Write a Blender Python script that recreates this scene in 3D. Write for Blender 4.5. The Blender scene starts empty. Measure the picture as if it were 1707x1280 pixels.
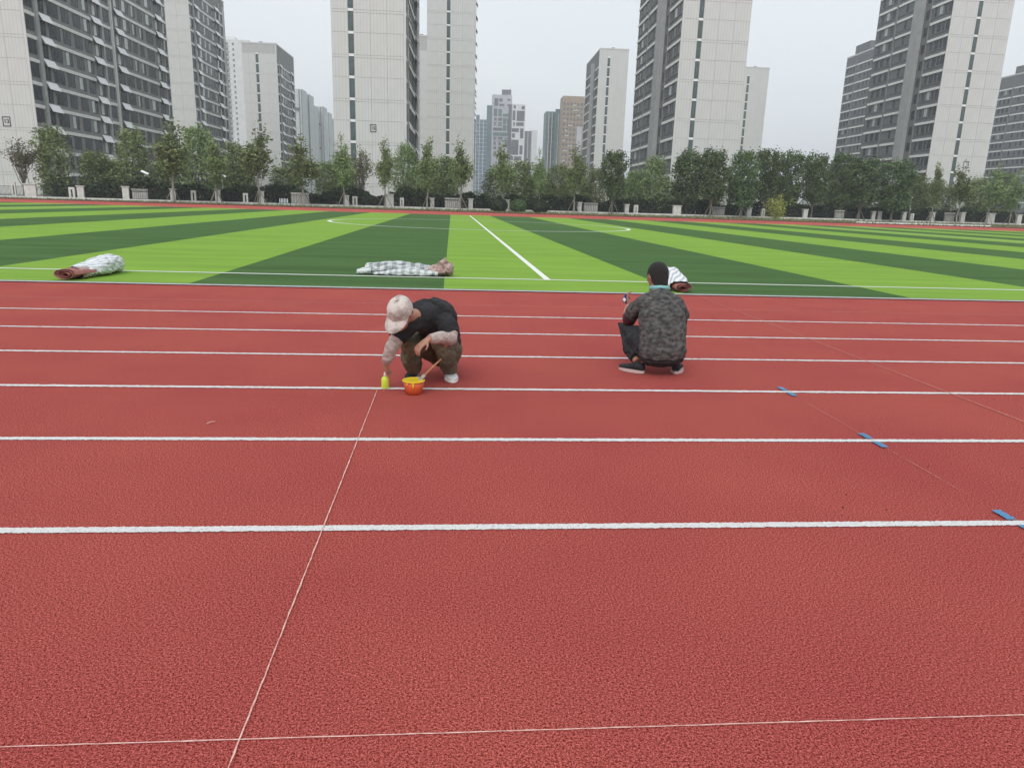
import bpy, bmesh, math, random
import numpy as np
from mathutils import Vector, Matrix, noise
random.seed(7); rng = np.random.default_rng(7)
S = bpy.context.scene; COL = S.collection
R = math.radians
# ------------------------------------------------------------------ camera
cd = bpy.data.cameras.new('camera'); cam = bpy.data.objects.new('camera', cd); COL.objects.link(cam)
cd.sensor_width = 36; cd.lens = 25.55; cd.clip_start = .05; cd.clip_end = 6000
cR = Vector((0.99636, -0.08003, 0.02953)); cU = Vector((-0.00919, 0.24355, 0.96985)); cF = Vector((0.08481, 0.96658, -0.24192))
M = Matrix.Identity(4)
for i in range(3):
    M[i][0] = cR[i]; M[i][1] = cU[i]; M[i][2] = -cF[i]
M[2][3] = 1.401
cam.matrix_world = M; S.camera = cam
# ------------------------------------------------------------------ light
SUN_EL, SUN_AZ = R(47), R(200)
w = bpy.data.worlds.new('World'); S.world = w; w.use_nodes = True
nt = w.node_tree; nt.nodes.clear()
wo = nt.nodes.new('ShaderNodeOutputWorld'); bg = nt.nodes.new('ShaderNodeBackground')
sky = nt.nodes.new('ShaderNodeTexSky'); sky.sky_type = 'NISHITA'; sky.sun_disc = False
sky.sun_elevation = SUN_EL; sky.sun_rotation = SUN_AZ; sky.dust_density = 4.0; sky.air_density = 1.5
tc = nt.nodes.new('ShaderNodeTexCoord'); mp = nt.nodes.new('ShaderNodeMapping'); mp.inputs['Scale'].default_value = (1, 1, 2.6)
nz = nt.nodes.new('ShaderNodeTexNoise'); nz.inputs['Scale'].default_value = 1.6; nz.inputs['Detail'].default_value = 5
cr = nt.nodes.new('ShaderNodeValToRGB')
cr.color_ramp.elements[0].position = .3; cr.color_ramp.elements[0].color = (6.9, 7.4, 7.95, 1)
cr.color_ramp.elements[1].position = .7; cr.color_ramp.elements[1].color = (7.8, 8.2, 8.5, 1)
mx = nt.nodes.new('ShaderNodeMix'); mx.data_type = 'RGBA'; mx.inputs['Factor'].default_value = .9
nt.links.new(tc.outputs['Generated'], mp.inputs['Vector']); nt.links.new(mp.outputs[0], nz.inputs['Vector'])
nt.links.new(nz.outputs['Fac'], cr.inputs['Fac']); nt.links.new(sky.outputs[0], mx.inputs['A']); nt.links.new(cr.outputs[0], mx.inputs['B'])
nt.links.new(mx.outputs['Result'], bg.inputs['Color']); bg.inputs['Strength'].default_value = .105
nt.links.new(bg.outputs[0], wo.inputs[0])
sl = bpy.data.lights.new('sun', 'SUN'); sl.energy = 1.2; sl.angle = R(30); sl.color = (1, .97, .93)
so = bpy.data.objects.new('sun', sl); COL.objects.link(so)
sd = Vector((math.sin(SUN_AZ) * math.cos(SUN_EL), math.cos(SUN_AZ) * math.cos(SUN_EL), math.sin(SUN_EL)))
so.rotation_euler = sd.to_track_quat('Z', 'Y').to_euler(); so.location = (0, 0, 60)
S.view_settings.view_transform = 'Standard'; S.view_settings.look = 'None'; S.view_settings.exposure = .25; S.view_settings.gamma = 1
S.view_settings.use_curve_mapping = False
S.cycles.use_denoising = True; S.cycles.volume_bounces = 0; S.cycles.max_bounces = 5; S.cycles.diffuse_bounces = 3
S.cycles.glossy_bounces = 2; S.cycles.transmission_bounces = 2; S.cycles.transparent_max_bounces = 6

# ------------------------------------------------------------------ helpers
def mat(name, a, b=None, scale=4.0, rough=.8, bump=0, bscale=60, detail=4, contrast=(.35, .65), spec=.5, extra=None, stretch=(1, 1, 1), coord='Object'):
    m = bpy.data.materials.new(name); m.use_nodes = True; n = m.node_tree.nodes; l = m.node_tree.links
    p = n['Principled BSDF']; p.inputs['Roughness'].default_value = rough; p.inputs['Specular IOR Level'].default_value = spec
    tc = n.new('ShaderNodeTexCoord'); mp = n.new('ShaderNodeMapping'); mp.inputs['Scale'].default_value = stretch
    l.new(tc.outputs[coord], mp.inputs['Vector'])
    a = (*a, 1); col = None
    if b is not None:
        nz = n.new('ShaderNodeTexNoise'); nz.inputs['Scale'].default_value = scale; nz.inputs['Detail'].default_value = detail
        l.new(mp.outputs[0], nz.inputs['Vector'])
        cr = n.new('ShaderNodeValToRGB'); cr.color_ramp.elements[0].position = contrast[0]; cr.color_ramp.elements[1].position = contrast[1]
        cr.color_ramp.elements[0].color = a; cr.color_ramp.elements[1].color = (*b, 1)
        l.new(nz.outputs['Fac'], cr.inputs['Fac']); col = cr.outputs[0]
    if extra: col = extra(n, l, mp.outputs[0], col)
    if col is not None: l.new(col, p.inputs['Base Color'])
    else: p.inputs['Base Color'].default_value = a
    if bump:
        nb = n.new('ShaderNodeTexNoise'); nb.inputs['Scale'].default_value = bscale; nb.inputs['Detail'].default_value = 3
        l.new(mp.outputs[0], nb.inputs['Vector'])
        bu = n.new('ShaderNodeBump'); bu.inputs['Strength'].default_value = bump; bu.inputs['Distance'].default_value = .02
        l.new(nb.outputs['Fac'], bu.inputs['Height']); l.new(bu.outputs[0], p.inputs['Normal'])
    return m

def link(o, parent=None):
    COL.objects.link(o)
    if parent is not None: o.parent = parent
    return o
def new(name, me, parent=None, loc=None):
    o = bpy.data.objects.new(name, me)
    if loc is not None: o.location = loc
    return link(o, parent)
def tag(o, label=None, cat=None, group=None, kind=None):
    for k, v in (('label', label), ('category', cat), ('group', group), ('kind', kind)):
        if v: o[k] = v
    return o
def empty(name, loc, rz=0):
    o = bpy.data.objects.new(name, None); o.location = loc; o.rotation_euler = (0, 0, rz); o.empty_display_size = .2
    return link(o)
def pyd(name, v, f, mats, midx=None, smooth=False):
    me = bpy.data.meshes.new(name); me.from_pydata([tuple(x) for x in v], [], f)
    for m in (mats if isinstance(mats, (list, tuple)) else [mats]): me.materials.append(m)
    if midx: me.polygons.foreach_set('material_index', midx)
    if smooth: me.polygons.foreach_set('use_smooth', [True] * len(me.polygons))
    me.update(); return me
BF = [(0, 3, 2, 1), (4, 5, 6, 7), (0, 1, 5, 4), (1, 2, 6, 5), (2, 3, 7, 6), (3, 0, 4, 7)]
def bv(x0, x1, y0, y1, z0, z1):
    if x0 > x1: x0, x1 = x1, x0
    if y0 > y1: y0, y1 = y1, y0
    return [(x0, y0, z0), (x1, y0, z0), (x1, y1, z0), (x0, y1, z0), (x0, y0, z1), (x1, y0, z1), (x1, y1, z1), (x0, y1, z1)]
class MB:
    def __init__(s): s.v = []; s.f = []; s.m = []
    def box(s, x0, x1, y0, y1, z0, z1, mi=0):
        k = len(s.v); s.v += bv(x0, x1, y0, y1, z0, z1); s.f += [tuple(i + k for i in f) for f in BF]; s.m += [mi] * 6; return s
    def add(s, v, f, mi=0):
        k = len(s.v); s.v += [tuple(x) for x in v]; s.f += [tuple(i + k for i in q) for q in f]; s.m += [mi] * len(f); return s
    def tube(s, pts, rad, n=6, mi=0, caps=True, sx=1.0):
        pts = [Vector(p) for p in pts]; k = len(s.v); up = None
        for i, p in enumerate(pts):
            t = (pts[min(i + 1, len(pts) - 1)] - pts[max(i - 1, 0)]).normalized()
            if up is None: up = Vector((0, 0, 1)) if abs(t.z) < .9 else Vector((1, 0, 0))
            a = t.cross(up); a = a.normalized() if a.length > 1e-6 else Vector((1, 0, 0)); b = a.cross(t).normalized(); up = b
            r = rad[i] if hasattr(rad, '__len__') else rad
            for j in range(n):
                q = 2 * math.pi * j / n; s.v.append(tuple(p + a * (r * sx * math.cos(q)) + b * (r * math.sin(q))))
        for i in range(len(pts) - 1):
            for j in range(n):
                j2 = (j + 1) % n; s.f.append((k + i * n + j, k + i * n + j2, k + (i + 1) * n + j2, k + (i + 1) * n + j)); s.m.append(mi)
        if caps:
            s.f.append(tuple(k + j for j in reversed(range(n)))); s.m.append(mi)
            e = k + (len(pts) - 1) * n; s.f.append(tuple(e + j for j in range(n))); s.m.append(mi)
        return s
    def rings(s, rings, n=20, mi=0):   # rings: (centre, half-width vector, half-depth vector)
        k = len(s.v)
        for c, u, v in rings:
            c, u, v = Vector(c), Vector(u), Vector(v)
            for j in range(n):
                q = 2 * math.pi * j / n; s.v.append(tuple(c + u * math.cos(q) + v * math.sin(q)))
        for i in range(len(rings) - 1):
            for j in range(n):
                j2 = (j + 1) % n; s.f.append((k + i * n + j, k + i * n + j2, k + (i + 1) * n + j2, k + (i + 1) * n + j)); s.m.append(mi)
        s.f.append(tuple(k + j for j in reversed(range(n)))); s.m.append(mi)
        e = k + (len(rings) - 1) * n; s.f.append(tuple(e + j for j in range(n))); s.m.append(mi)
        return s
    def ball(s, c, r, mi=0, n=12, basis=None):
        c = Vector(c); r = Vector((r, r, r)) if not hasattr(r, '__len__') else Vector(r); k = len(s.v); m = n // 2
        B = basis or Matrix.Identity(3)
        for i in range(m + 1):
            th = math.pi * (i + .0) / m; th = min(max(th, .08), math.pi - .08)
            for j in range(n):
                ph = 2 * math.pi * j / n
                s.v.append(tuple(c + B @ Vector((r.x * math.sin(th) * math.cos(ph), r.y * math.sin(th) * math.sin(ph), r.z * math.cos(th)))))
        for i in range(m):
            for j in range(n):
                j2 = (j + 1) % n; s.f.append((k + i * n + j, k + (i + 1) * n + j, k + (i + 1) * n + j2, k + i * n + j2)); s.m.append(mi)
        s.f.append(tuple(k + j for j in range(n))); s.m.append(mi)
        e = k + m * n; s.f.append(tuple(e + j for j in reversed(range(n)))); s.m.append(mi)
        return s
    def mesh(s, name, mats, smooth=False): return pyd(name, s.v, s.f, mats, s.m, smooth)
_bc = {}
def boxm(dx, dy, dz, m, name='box'):      # cached box, origin at its corner
    key = (round(dx, 3), round(dy, 3), round(dz, 3), m.name)
    if key not in _bc: _bc[key] = MB().box(0, dx, 0, dy, 0, dz).mesh(name, m)
    return _bc[key]
def part(name, parent, x0, x1, y0, y1, z0, z1, m):
    if x0 > x1: x0, x1 = x1, x0
    return new(name, boxm(x1 - x0, y1 - y0, z1 - z0, m, name), parent, (x0, y0, z0))
def remesh(mesh, name, voxel, mats, disp=None, smooth=4, dscale=.08):
    o = bpy.data.objects.new('temporary', mesh); COL.objects.link(o)
    m = o.modifiers.new('r', 'REMESH'); m.mode = 'VOXEL'; m.voxel_size = voxel; m.use_smooth_shade = True
    if smooth: q = o.modifiers.new('s', 'SMOOTH'); q.factor = .5; q.iterations = smooth
    if disp:
        t = bpy.data.textures.new('t', 'CLOUDS'); t.noise_scale = dscale; t.noise_depth = 3
        q = o.modifiers.new('d', 'DISPLACE'); q.texture = t; q.strength = disp; q.mid_level = .5
        q = o.modifiers.new('s2', 'SMOOTH'); q.factor = .5; q.iterations = 1
    me = bpy.data.meshes.new_from_object(o.evaluated_get(bpy.context.evaluated_depsgraph_get()))
    bpy.data.objects.remove(o); me.name = name; me.materials.clear()
    for x in (mats if isinstance(mats, (list, tuple)) else [mats]): me.materials.append(x)
    me.polygons.foreach_set('use_smooth', [True] * len(me.polygons)); me.polygons.foreach_set('material_index', [0] * len(me.polygons)); me.update()
    return me

# ------------------------------------------------------------------ materials: surfaces
def track_extra(n, l, vec, col):
    big = n.new('ShaderNodeTexNoise'); big.inputs['Scale'].default_value = .9; big.inputs['Detail'].default_value = 5
    l.new(vec, big.inputs['Vector'])
    cr = n.new('ShaderNodeValToRGB'); cr.color_ramp.elements[0].position = .3; cr.color_ramp.elements[1].position = .72
    cr.color_ramp.elements[0].color = (.92, .88, .93, 1); cr.color_ramp.elements[1].color = (1.05, 1.15, 1.03, 1)
    l.new(big.outputs['Fac'], cr.inputs['Fac'])
    m = n.new('ShaderNodeMix'); m.data_type = 'RGBA'; m.blend_type = 'MULTIPLY'; m.inputs['Factor'].default_value = 1
    l.new(col, m.inputs['A']); l.new(cr.outputs[0], m.inputs['B'])
    g = n.new('ShaderNodeTexNoise'); g.inputs['Scale'].default_value = 135; g.inputs['Detail'].default_value = 5; g.inputs['Roughness'].default_value = .8
    l.new(vec, g.inputs['Vector'])
    c2 = n.new('ShaderNodeValToRGB'); c2.color_ramp.elements[0].position = .39; c2.color_ramp.elements[1].position = .60
    c2.color_ramp.elements[0].color = (.28, .10, .10, 1); c2.color_ramp.elements[1].color = (1.5, 1.85, 1.9, 1)
    l.new(g.outputs['Fac'], c2.inputs['Fac'])
    m2 = n.new('ShaderNodeMix'); m2.data_type = 'RGBA'; m2.blend_type = 'MULTIPLY'; m2.inputs['Factor'].default_value = 1
    l.new(m.outputs['Result'], m2.inputs['A']); l.new(c2.outputs[0], m2.inputs['B'])
    return m2.outputs['Result']
M_TRACK = mat('track_rubber', (.335, .044, .036), (.71, .146, .126), scale=260, rough=.88, bump=.75, bscale=240, contrast=(.38, .62), extra=track_extra, spec=.08)
M_TRACK.node_tree.nodes['Principled BSDF'].inputs['Sheen Weight'].default_value = 0
M_TRACK.node_tree.nodes['Principled BSDF'].inputs['Sheen Roughness'].default_value = .4
def line_extra(n, l, vec, col):
    g = n.new('ShaderNodeTexNoise'); g.inputs['Scale'].default_value = 140; g.inputs['Detail'].default_value = 4
    l.new(vec, g.inputs['Vector'])
    c2 = n.new('ShaderNodeValToRGB'); c2.color_ramp.elements[0].position = .33; c2.color_ramp.elements[1].position = .40
    c2.color_ramp.elements[0].color = (.55, .35, .33, 1); c2.color_ramp.elements[1].color = (1, 1, 1, 1)
    l.new(g.outputs['Fac'], c2.inputs['Fac'])
    m2 = n.new('ShaderNodeMix'); m2.data_type = 'RGBA'; m2.blend_type = 'MULTIPLY'; m2.inputs['Factor'].default_value = 1
    l.new(col, m2.inputs['A']); l.new(c2.outputs[0], m2.inputs['B']); return m2.outputs['Result']
M_LINE = mat('line_paint', (.78, .77, .76), (.88, .87, .86), scale=120, rough=.8, bump=.8, bscale=150, extra=line_extra)
M_BLUE = mat('blue_paint', (.09, .28, .52), (.13, .36, .60), scale=120, rough=.8, bump=.8, bscale=150, extra=line_extra)
M_CHALK = mat('chalk_line', (.58, .30, .26), (.78, .52, .46), scale=40, rough=.9)
def turf_extra(k):
    def f(n, l, vec, col):
        big = n.new('ShaderNodeTexNoise'); big.inputs['Scale'].default_value = .6; big.inputs['Detail'].default_value = 6; big.inputs['Roughness'].default_value = .65
        mp = n.new('ShaderNodeMapping'); mp.inputs['Scale'].default_value = (.35, 2.2, 1); l.new(vec, mp.inputs['Vector']); l.new(mp.outputs[0], big.inputs['Vector'])
        cr = n.new('ShaderNodeValToRGB'); cr.color_ramp.elements[0].position = .3; cr.color_ramp.elements[1].position = .72
        cr.color_ramp.elements[0].color = (1 - k, 1 - k, 1 - k * .6, 1); cr.color_ramp.elements[1].color = (1 + k, 1 + k * .8, 1 + k, 1)
        l.new(big.outputs['Fac'], cr.inputs['Fac'])
        m = n.new('ShaderNodeMix'); m.data_type = 'RGBA'; m.blend_type = 'MULTIPLY'; m.inputs['Factor'].default_value = 1
        l.new(col, m.inputs['A']); l.new(cr.outputs[0], m.inputs['B']); return m.outputs['Result']
    return f
M_TL = mat('light_turf', (.175, .335, .038), (.255, .43, .060), scale=60, rough=.8, bump=.6, bscale=90, spec=.08, extra=turf_extra(.17))
M_TD = mat('dark_turf', (.049, .116, .028), (.084, .170, .046), scale=60, rough=.8, bump=.6, bscale=90, spec=.08, extra=turf_extra(.26))
M_PL = mat('pitch_line', (.70, .74, .66), (.84, .87, .80), scale=80, rough=.8, bump=.5)
M_GROUND = mat('verge_soil', (.12, .115, .06), (.20, .19, .10), scale=1.2, rough=.95, bump=.6, bscale=8)
M_KERB = mat('kerb_stone', (.36, .37, .36), (.48, .49, .47), scale=14, rough=.8, bump=.3)
M_KERBD = mat('far_kerb', (.10, .06, .045), (.17, .10, .08), scale=6, rough=.9)

# ------------------------------------------------------------------ ground, track, turf
def sheet(name, x0, x1, y0, y1, z, m, parent=None, kind=None):
    me = pyd(name, [(x0, y0, z), (x1, y0, z), (x1, y1, z), (x0, y1, z)], [(0, 1, 2, 3)], m)
    o = new(name, me, parent)
    if kind: o['kind'] = kind
    return o
sheet('ground', -1500, 1500, -60, 2300, -.02, M_GROUND, kind='structure')
track = sheet('running_track', -170, 180, -8, 96, 0, M_TRACK, kind='structure')
def rough_line(name, x0, x1, y0, y1, z, m, parent, step=.012, jit=.0018, axis='x'):
    n = int((x1 - x0) / step) if axis == 'x' else int((y1 - y0) / step)
    t = np.linspace(x0 if axis == 'x' else y0, x1 if axis == 'x' else y1, n + 1)
    lo = (y0 if axis == 'x' else x0) + rng.normal(0, jit, n + 1); hi = (y1 if axis == 'x' else x1) + rng.normal(0, jit, n + 1)
    v = np.empty((2 * (n + 1), 3)); v[:, 2] = z
    if axis == 'x': v[0::2, 0] = t; v[1::2, 0] = t; v[0::2, 1] = lo; v[1::2, 1] = hi
    else: v[0::2, 1] = t; v[1::2, 1] = t; v[0::2, 0] = hi; v[1::2, 0] = lo
    f = [(2 * i, 2 * i + 2, 2 * i + 3, 2 * i + 1) for i in range(n)]
    return new(name, pyd(name, v, f, m), parent)
for i in range(6):
    Y = 2.972 + 1.22 * i
    a, b = (-6 - 2 * i, 7 + 2.4 * i)
    rough_line('lane_line', a, b, Y - .026, Y + .026, .004, M_LINE, track, step=.010 + .004 * i, jit=.0022 + .0004 * i)
    sheet('lane_line', -170, a, Y - .025, Y + .025, .004, M_LINE, track); sheet('lane_line', b, 180, Y - .025, Y + .025, .004, M_LINE, track)
M_FAINT = mat('faint_chalk_line', (.44, .12, .095), (.66, .34, .29), scale=25, rough=.9)
rough_line('chalk_line', -14, 22, 10.08, 10.095, .004, M_FAINT, track, step=.05, jit=.003)
rough_line('chalk_line', -2.2, 4.2, 1.686, 1.690, .004, M_CHALK, track, step=.03, jit=.0006)
rough_line('chalk_line', -.5472, -.5428, 1.0, 5.35, .008, M_CHALK, track, step=.035, jit=.0009, axis='y')
rough_line('chalk_line', 4.04, 4.048, 4.6, 11.7, .008, M_FAINT, track, step=.06, jit=.001, axis='y')
rough_line('chalk_line', 2.672, 2.675, 3.3, 5.2, .008, M_FAINT, track, step=.04, jit=.0006, axis='y')
for Y in (2.972, 4.192, 5.412):
    for (d0, d1) in ((-.14, -.03), (.03, .14)):
        rough_line('blue_mark', 2.655, 2.70, Y + d0, Y + d1, .008, M_BLUE, track, step=.006, jit=.003, axis='y')
crb = MB()
for q in range(420):
    x_, y_ = rng.uniform(-9, 10), rng.uniform(1.6, 11.5); s_ = rng.uniform(.002, .0055)
    crb.box(x_, x_ + s_, y_, y_ + s_ * rng.uniform(.6, 1.8), .001, .001 + s_ * .8)
o = new('rubber_crumbs', crb.mesh('rubber_crumbs', mat('black_crumb', (.03, .02, .018), rough=.9))); o['kind'] = 'stuff'; o['label'] = 'scattered dark rubber crumbs lying on the red track'
pitch = sheet('football_pitch', -64, 72, 11.86, 76, .012, M_TD, kind='structure')
X0, Wd = -.12, 3.99
for i in range(-17, 19):
    x = X0 + Wd * i
    light = (i % 2 == 0)
    o = sheet('turf_strip', max(x, -64), min(x + Wd, 72), 11.86, 76, .016 + (.0004 if light else 0), M_TL if light else M_TD, pitch)
PZ = .021
sheet('touchline', -52, 55, 13.51, 13.61, PZ, M_PL, pitch); sheet('touchline', -52, 55, 74.4, 74.5, PZ, M_PL, pitch)
sheet('halfway_line', 1.74, 1.86, 13.612, 74.38, PZ, M_PL, pitch)
def ringmesh(name, cx, cy, r0, r1, z, a0, a1, n, m):
    v = []; f = []
    for i in range(n + 1):
        a = a0 + (a1 - a0) * i / n
        v += [(cx + r0 * math.cos(a), cy + r0 * math.sin(a), z), (cx + r1 * math.cos(a), cy + r1 * math.sin(a), z)]
    for i in range(n): f.append((2 * i, 2 * i + 1, 2 * i + 3, 2 * i + 2))
    return pyd(name, v, f, m)
new('centre_circle', ringmesh('centre_circle', 1.8, 46.3, 9.04, 9.26, PZ + .004, 0, 2 * math.pi, 160, M_PL), pitch)
for sx in (-1, 1):   # goal areas at both ends
    xe = 1.8 + sx * 49
    xi = xe - sx * 16.5
    sheet('penalty_line', min(xi, xi + .12), max(xi, xi + .12), 26, 66.6, PZ, M_PL, pitch)
    sheet('penalty_line', min(xi, xe) + .13, max(xi, xe), 26, 26.12, PZ, M_PL, pitch); sheet('penalty_line', min(xi, xe) + .13, max(xi, xe), 66.4, 66.52, PZ, M_PL, pitch)
sheet('kerb', -170, 180, 11.70, 11.858, .014, M_KERB, kind='structure')
k = new('far_kerb', MB().box(-170, 180, 96, 96.25, -.02, .12).mesh('far_kerb', M_KERBD)); k['kind'] = 'structure'
dm = mat('drain_cover', (.30, .31, .31), (.42, .43, .43), scale=20, rough=.6)
# ------------------------------------------------------------------ towers
def clad_extra(n, l, vec, col):
    w_ = n.new('ShaderNodeTexWave'); w_.inputs['Scale'].default_value = .55; w_.inputs['Distortion'].default_value = .0
    l.new(vec, w_.inputs['Vector'])
    cr = n.new('ShaderNodeValToRGB'); cr.color_ramp.elements[0].position = 0; cr.color_ramp.elements[1].position = .16
    cr.color_ramp.elements[0].color = (.86, .87, .88, 1); cr.color_ramp.elements[1].color = (1, 1, 1, 1)
    l.new(w_.outputs['Fac'], cr.inputs['Fac'])
    m = n.new('ShaderNodeMix'); m.data_type = 'RGBA'; m.blend_type = 'MULTIPLY'; m.inputs['Factor'].default_value = 1
    l.new(col, m.inputs['A']); l.new(cr.outputs[0], m.inputs['B']); return m.outputs['Result']
M_CLAD = mat('pale_cladding', (.62, .625, .61), (.66, .665, .65), scale=.5, rough=.7, extra=clad_extra, stretch=(1, 1, .5))
M_JOINT = mat('cladding_joint', (.46, .465, .455), (.50, .505, .495), scale=1, rough=.8)
M_FAC = mat('grey_facade', (.21, .218, .212), (.26, .267, .26), scale=.7, rough=.75, bump=.2, bscale=5)
M_FACR = mat('slate_facade', (.15, .158, .168), (.18, .188, .198), scale=.9, rough=.75, bump=.2, bscale=5)
M_PIL = mat('grey_pilaster', (.34, .35, .355), (.40, .41, .41), scale=.6, rough=.7)
M_BAND = mat('white_band', (.74, .75, .73), (.84, .85, .83), scale=1.1, rough=.6)
M_AWN = mat('white_shelf', (.86, .87, .88), (.90, .91, .92), scale=2, rough=.5)
M_FRAME = mat('window_frame', (.07, .075, .08), rough=.5)
def glass(name, c, rough=.12):
    m = mat(name, c, tuple(x * 1.8 + .01 for x in c), scale=.35, rough=rough, spec=.5, contrast=(.4, .6)); return m
M_GL = glass('window_glass', (.014, .017, .022)); M_GL.node_tree.nodes['Principled BSDF'].inputs['Specular IOR Level'].default_value = .3; M_GLT = glass('stair_glass', (.055, .085, .085)); M_CURT_SKY = mat('curtain_and_painted_sky_reflection', (.40, .45, .44), (.56, .60, .58), scale=3, rough=.15, spec=.8)  # pale pane colour: real curtains, and sky reflections painted in
_wc = {}
def window_mesh(wd, ht, horiz, cols, rows, gl, g=1, thick=.07):
    """cols/rows split fractions. horiz 'x': lies in the x-z plane facing -y; 'y': lies in the y-z plane facing -x*g"""
    key = (round(wd, 2), round(ht, 2), horiz, cols, rows, gl.name, g)
    if key in _wc: return _wc[key]
    b = MB(); fr = .07
    def bx(u0, u1, z0, z1, d0, d1, mi):
        if horiz == 'x': b.box(u0, u1, -d1, -d0, z0, z1, mi)
        else: b.box(-g * d0, -g * d1, u0, u1, z0, z1, mi)
    bx(0, wd, 0, ht, 0, .03, 1)
    bx(0, fr, 0, ht, .03, thick, 0); bx(wd - fr, wd, 0, ht, .03, thick, 0); bx(fr, wd - fr, 0, fr, .03, thick, 0); bx(fr, wd - fr, ht - fr, ht, .03, thick, 0)
    for c in cols: bx(wd * c - .03, wd * c + .03, fr, ht - fr, .03, thick - .01, 0)
    for r in rows: bx(fr, wd - fr, ht * r - .03, ht * r + .03, .03, thick - .015, 0)
    _wc[key] = b.mesh('window', [M_FRAME, gl]); return _wc[key]
P = 3.63; ZB = 14.56      # storey pitch, top of a reference stair window
RZ = -R(1.56)
def awning_mesh(L, g):
    b = MB(); th = .06
    prof = [(0.10, .72), (.18, .76), (.85, -.50), (.77, -.54)]
    v = [(-g * x, y, z) for y in (0, L) for x, z in prof]
    f = [(0, 1, 2, 3), (7, 6, 5, 4), (0, 4, 5, 1), (1, 5, 6, 2), (2, 6, 7, 3), (3, 7, 4, 0)]
    b.add(v, f); return b.mesh('service_shelf', M_AWN)
_aw = {}
def gable(root, g, gw, floors, slit, slitw, detail, cols_near=None, amax=None, step=None):
    """panels and stair windows on the gable; a = distance from the facade corner"""
    zlo = ZB - 3.36
    segs = []
    amax = amax or gw
    if slit is not None:
        n1 = max(1, round(slit / 3.0)); n2 = max(1, round((amax - slit - slitw) / 3.2))
        segs += [(slit * i / n1, slit * (i + 1) / n1) for i in range(n1)]
        a0 = slit + slitw
        segs += [(a0 + (amax - a0) * i / n2, a0 + (amax - a0) * (i + 1) / n2) for i in range(n2)]
    else:
        n1 = max(1, round(amax / 3.1)); segs = [(amax * i / n1, amax * (i + 1) / n1) for i in range(n1)]
    for k in floors:
        z = zlo + P * k
        for (a0, a1) in segs:
            if detail:
                p_ = .0; d = .06 + rng.uniform(0, .012)
                if step and a0 < step - .1: p_ = 0
                z1 = z + (P - .5 if k % 2 else P - .05)
                part('cladding_panel', root, g * (a0 + .02), g * (a1 - .02), -.06 - p_, -p_, z, z1, M_CLAD)
                if k % 2: part('cladding_panel', root, g * (a0 + .02), g * (a1 - .02), -.06 - p_, -p_, z1 + .05, z + P - .05, M_CLAD)
        if slit is not None:
            wm = window_mesh(slitw - .14, 3.15, 'x', (), (.42, .76), M_GLT)
            x0 = g * (slit + .07) if g > 0 else g * (slit + slitw - .07)
            new('stair_window', wm, root, (x0, -.02, ZB - 3.15 + P * k))
            part('spandrel', root, g * (slit + .03), g * (slit + slitw - .03), -.05, 0, ZB + P * k + .02, ZB + P * k + .46, M_AWN)

def facade_a(root, g, fl, floors, units, simple=False):
    wins = [(.5, 3.0), (4.7, 6.5), (7.6, 11.0), (12.1, 14.5), (16.0, 18.6), (19.8, 22.2), (23.5, 25.9), (27.3, 30.0)]
    wins2 = [(32.7, 35.4), (36.4, 39.6), (40.8, 42.6), (44.2, 46.1), (48.0, 51.5), (53.0, 55.5), (57.0, 59.4)]
    bands = [(.15, 3.3), (8.0, 22.5), (27.1, 30.4)]; bands2 = [(36.2, 53.0), (56.7, 59.6)]
    aw = [(4.5, 7.9), (22.6, 26.2)]; aw2 = [(32.5, 36.1), (53.1, 56.6)]
    pil = [(3.35, 4.25, .35, M_PIL), (26.3, 27.05, .35, M_PIL)]
    if units == 2: wins += wins2; bands += bands2; aw += aw2; pil += [(56.75, 56.98, .3, M_PIL)]
    wins = [x for x in wins if x[1] < fl]; bands = [(a, min(b, fl - .2)) for a, b in bands if a < fl - 1]; aw = [x for x in aw if x[1] < fl]
    ztop = ZB + P * (max(floors) + 1)
    for a, b, d, m in pil:
        if b < fl: part('pilaster', root, -g * .16, -g * (.16 + d), a, b, 3.0, ztop - 1.0, m)
    if fl > 31: part('drain_pipe', root, -g * .16, -g * .62, 30.7, 31.0, 2.0, ztop - 1.0, M_BAND)
    for k in floors:
        zc = ZB + .32 + P * k
        for a, b in bands: part('floor_band', root, -g * .16, -g * .34, a, b, zc - .27, zc + .27, M_BAND)
        for i, (a, b) in enumerate(wins):
            wd = b - a; u = rng.random()
            bright = (units == 2 and i in (5, 6) and rng.random() < .75) or (units == 2 and i > 7 and k > 3 and rng.random() < .7) or (units == 1 and k > 3 and rng.random() < .6) or rng.random() < .1  # pale panes high up: sky reflection put into the colour; two columns hold curtains
            gl = M_CURT_SKY if bright else M_GL
            if bright:
                b2 = a + wd * .55
                o = new('window', window_mesh(wd * .55, 2.3, 'y', (), (), gl, g), root, (-g * .155, a, zc - .36 - 2.3))
                o = new('window', window_mesh(wd * .43, 2.3, 'y', (), (), M_GL, g), root, (-g * .155, b2 + .02, zc - .36 - 2.3))
            else:
                new('window', window_mesh(wd, 2.3, 'y', (.33, .66) if wd > 2.6 else (.5,), (), gl, g), root, (-g * .155, a, zc - .36 - 2.3))
        for a, b in aw:
            kk = (round(b - a, 2), g)
            if kk not in _aw: _aw[kk] = awning_mesh(b - a, g)
            new('service_shelf', _aw[kk], root, (-g * .16, a, zc))
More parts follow.
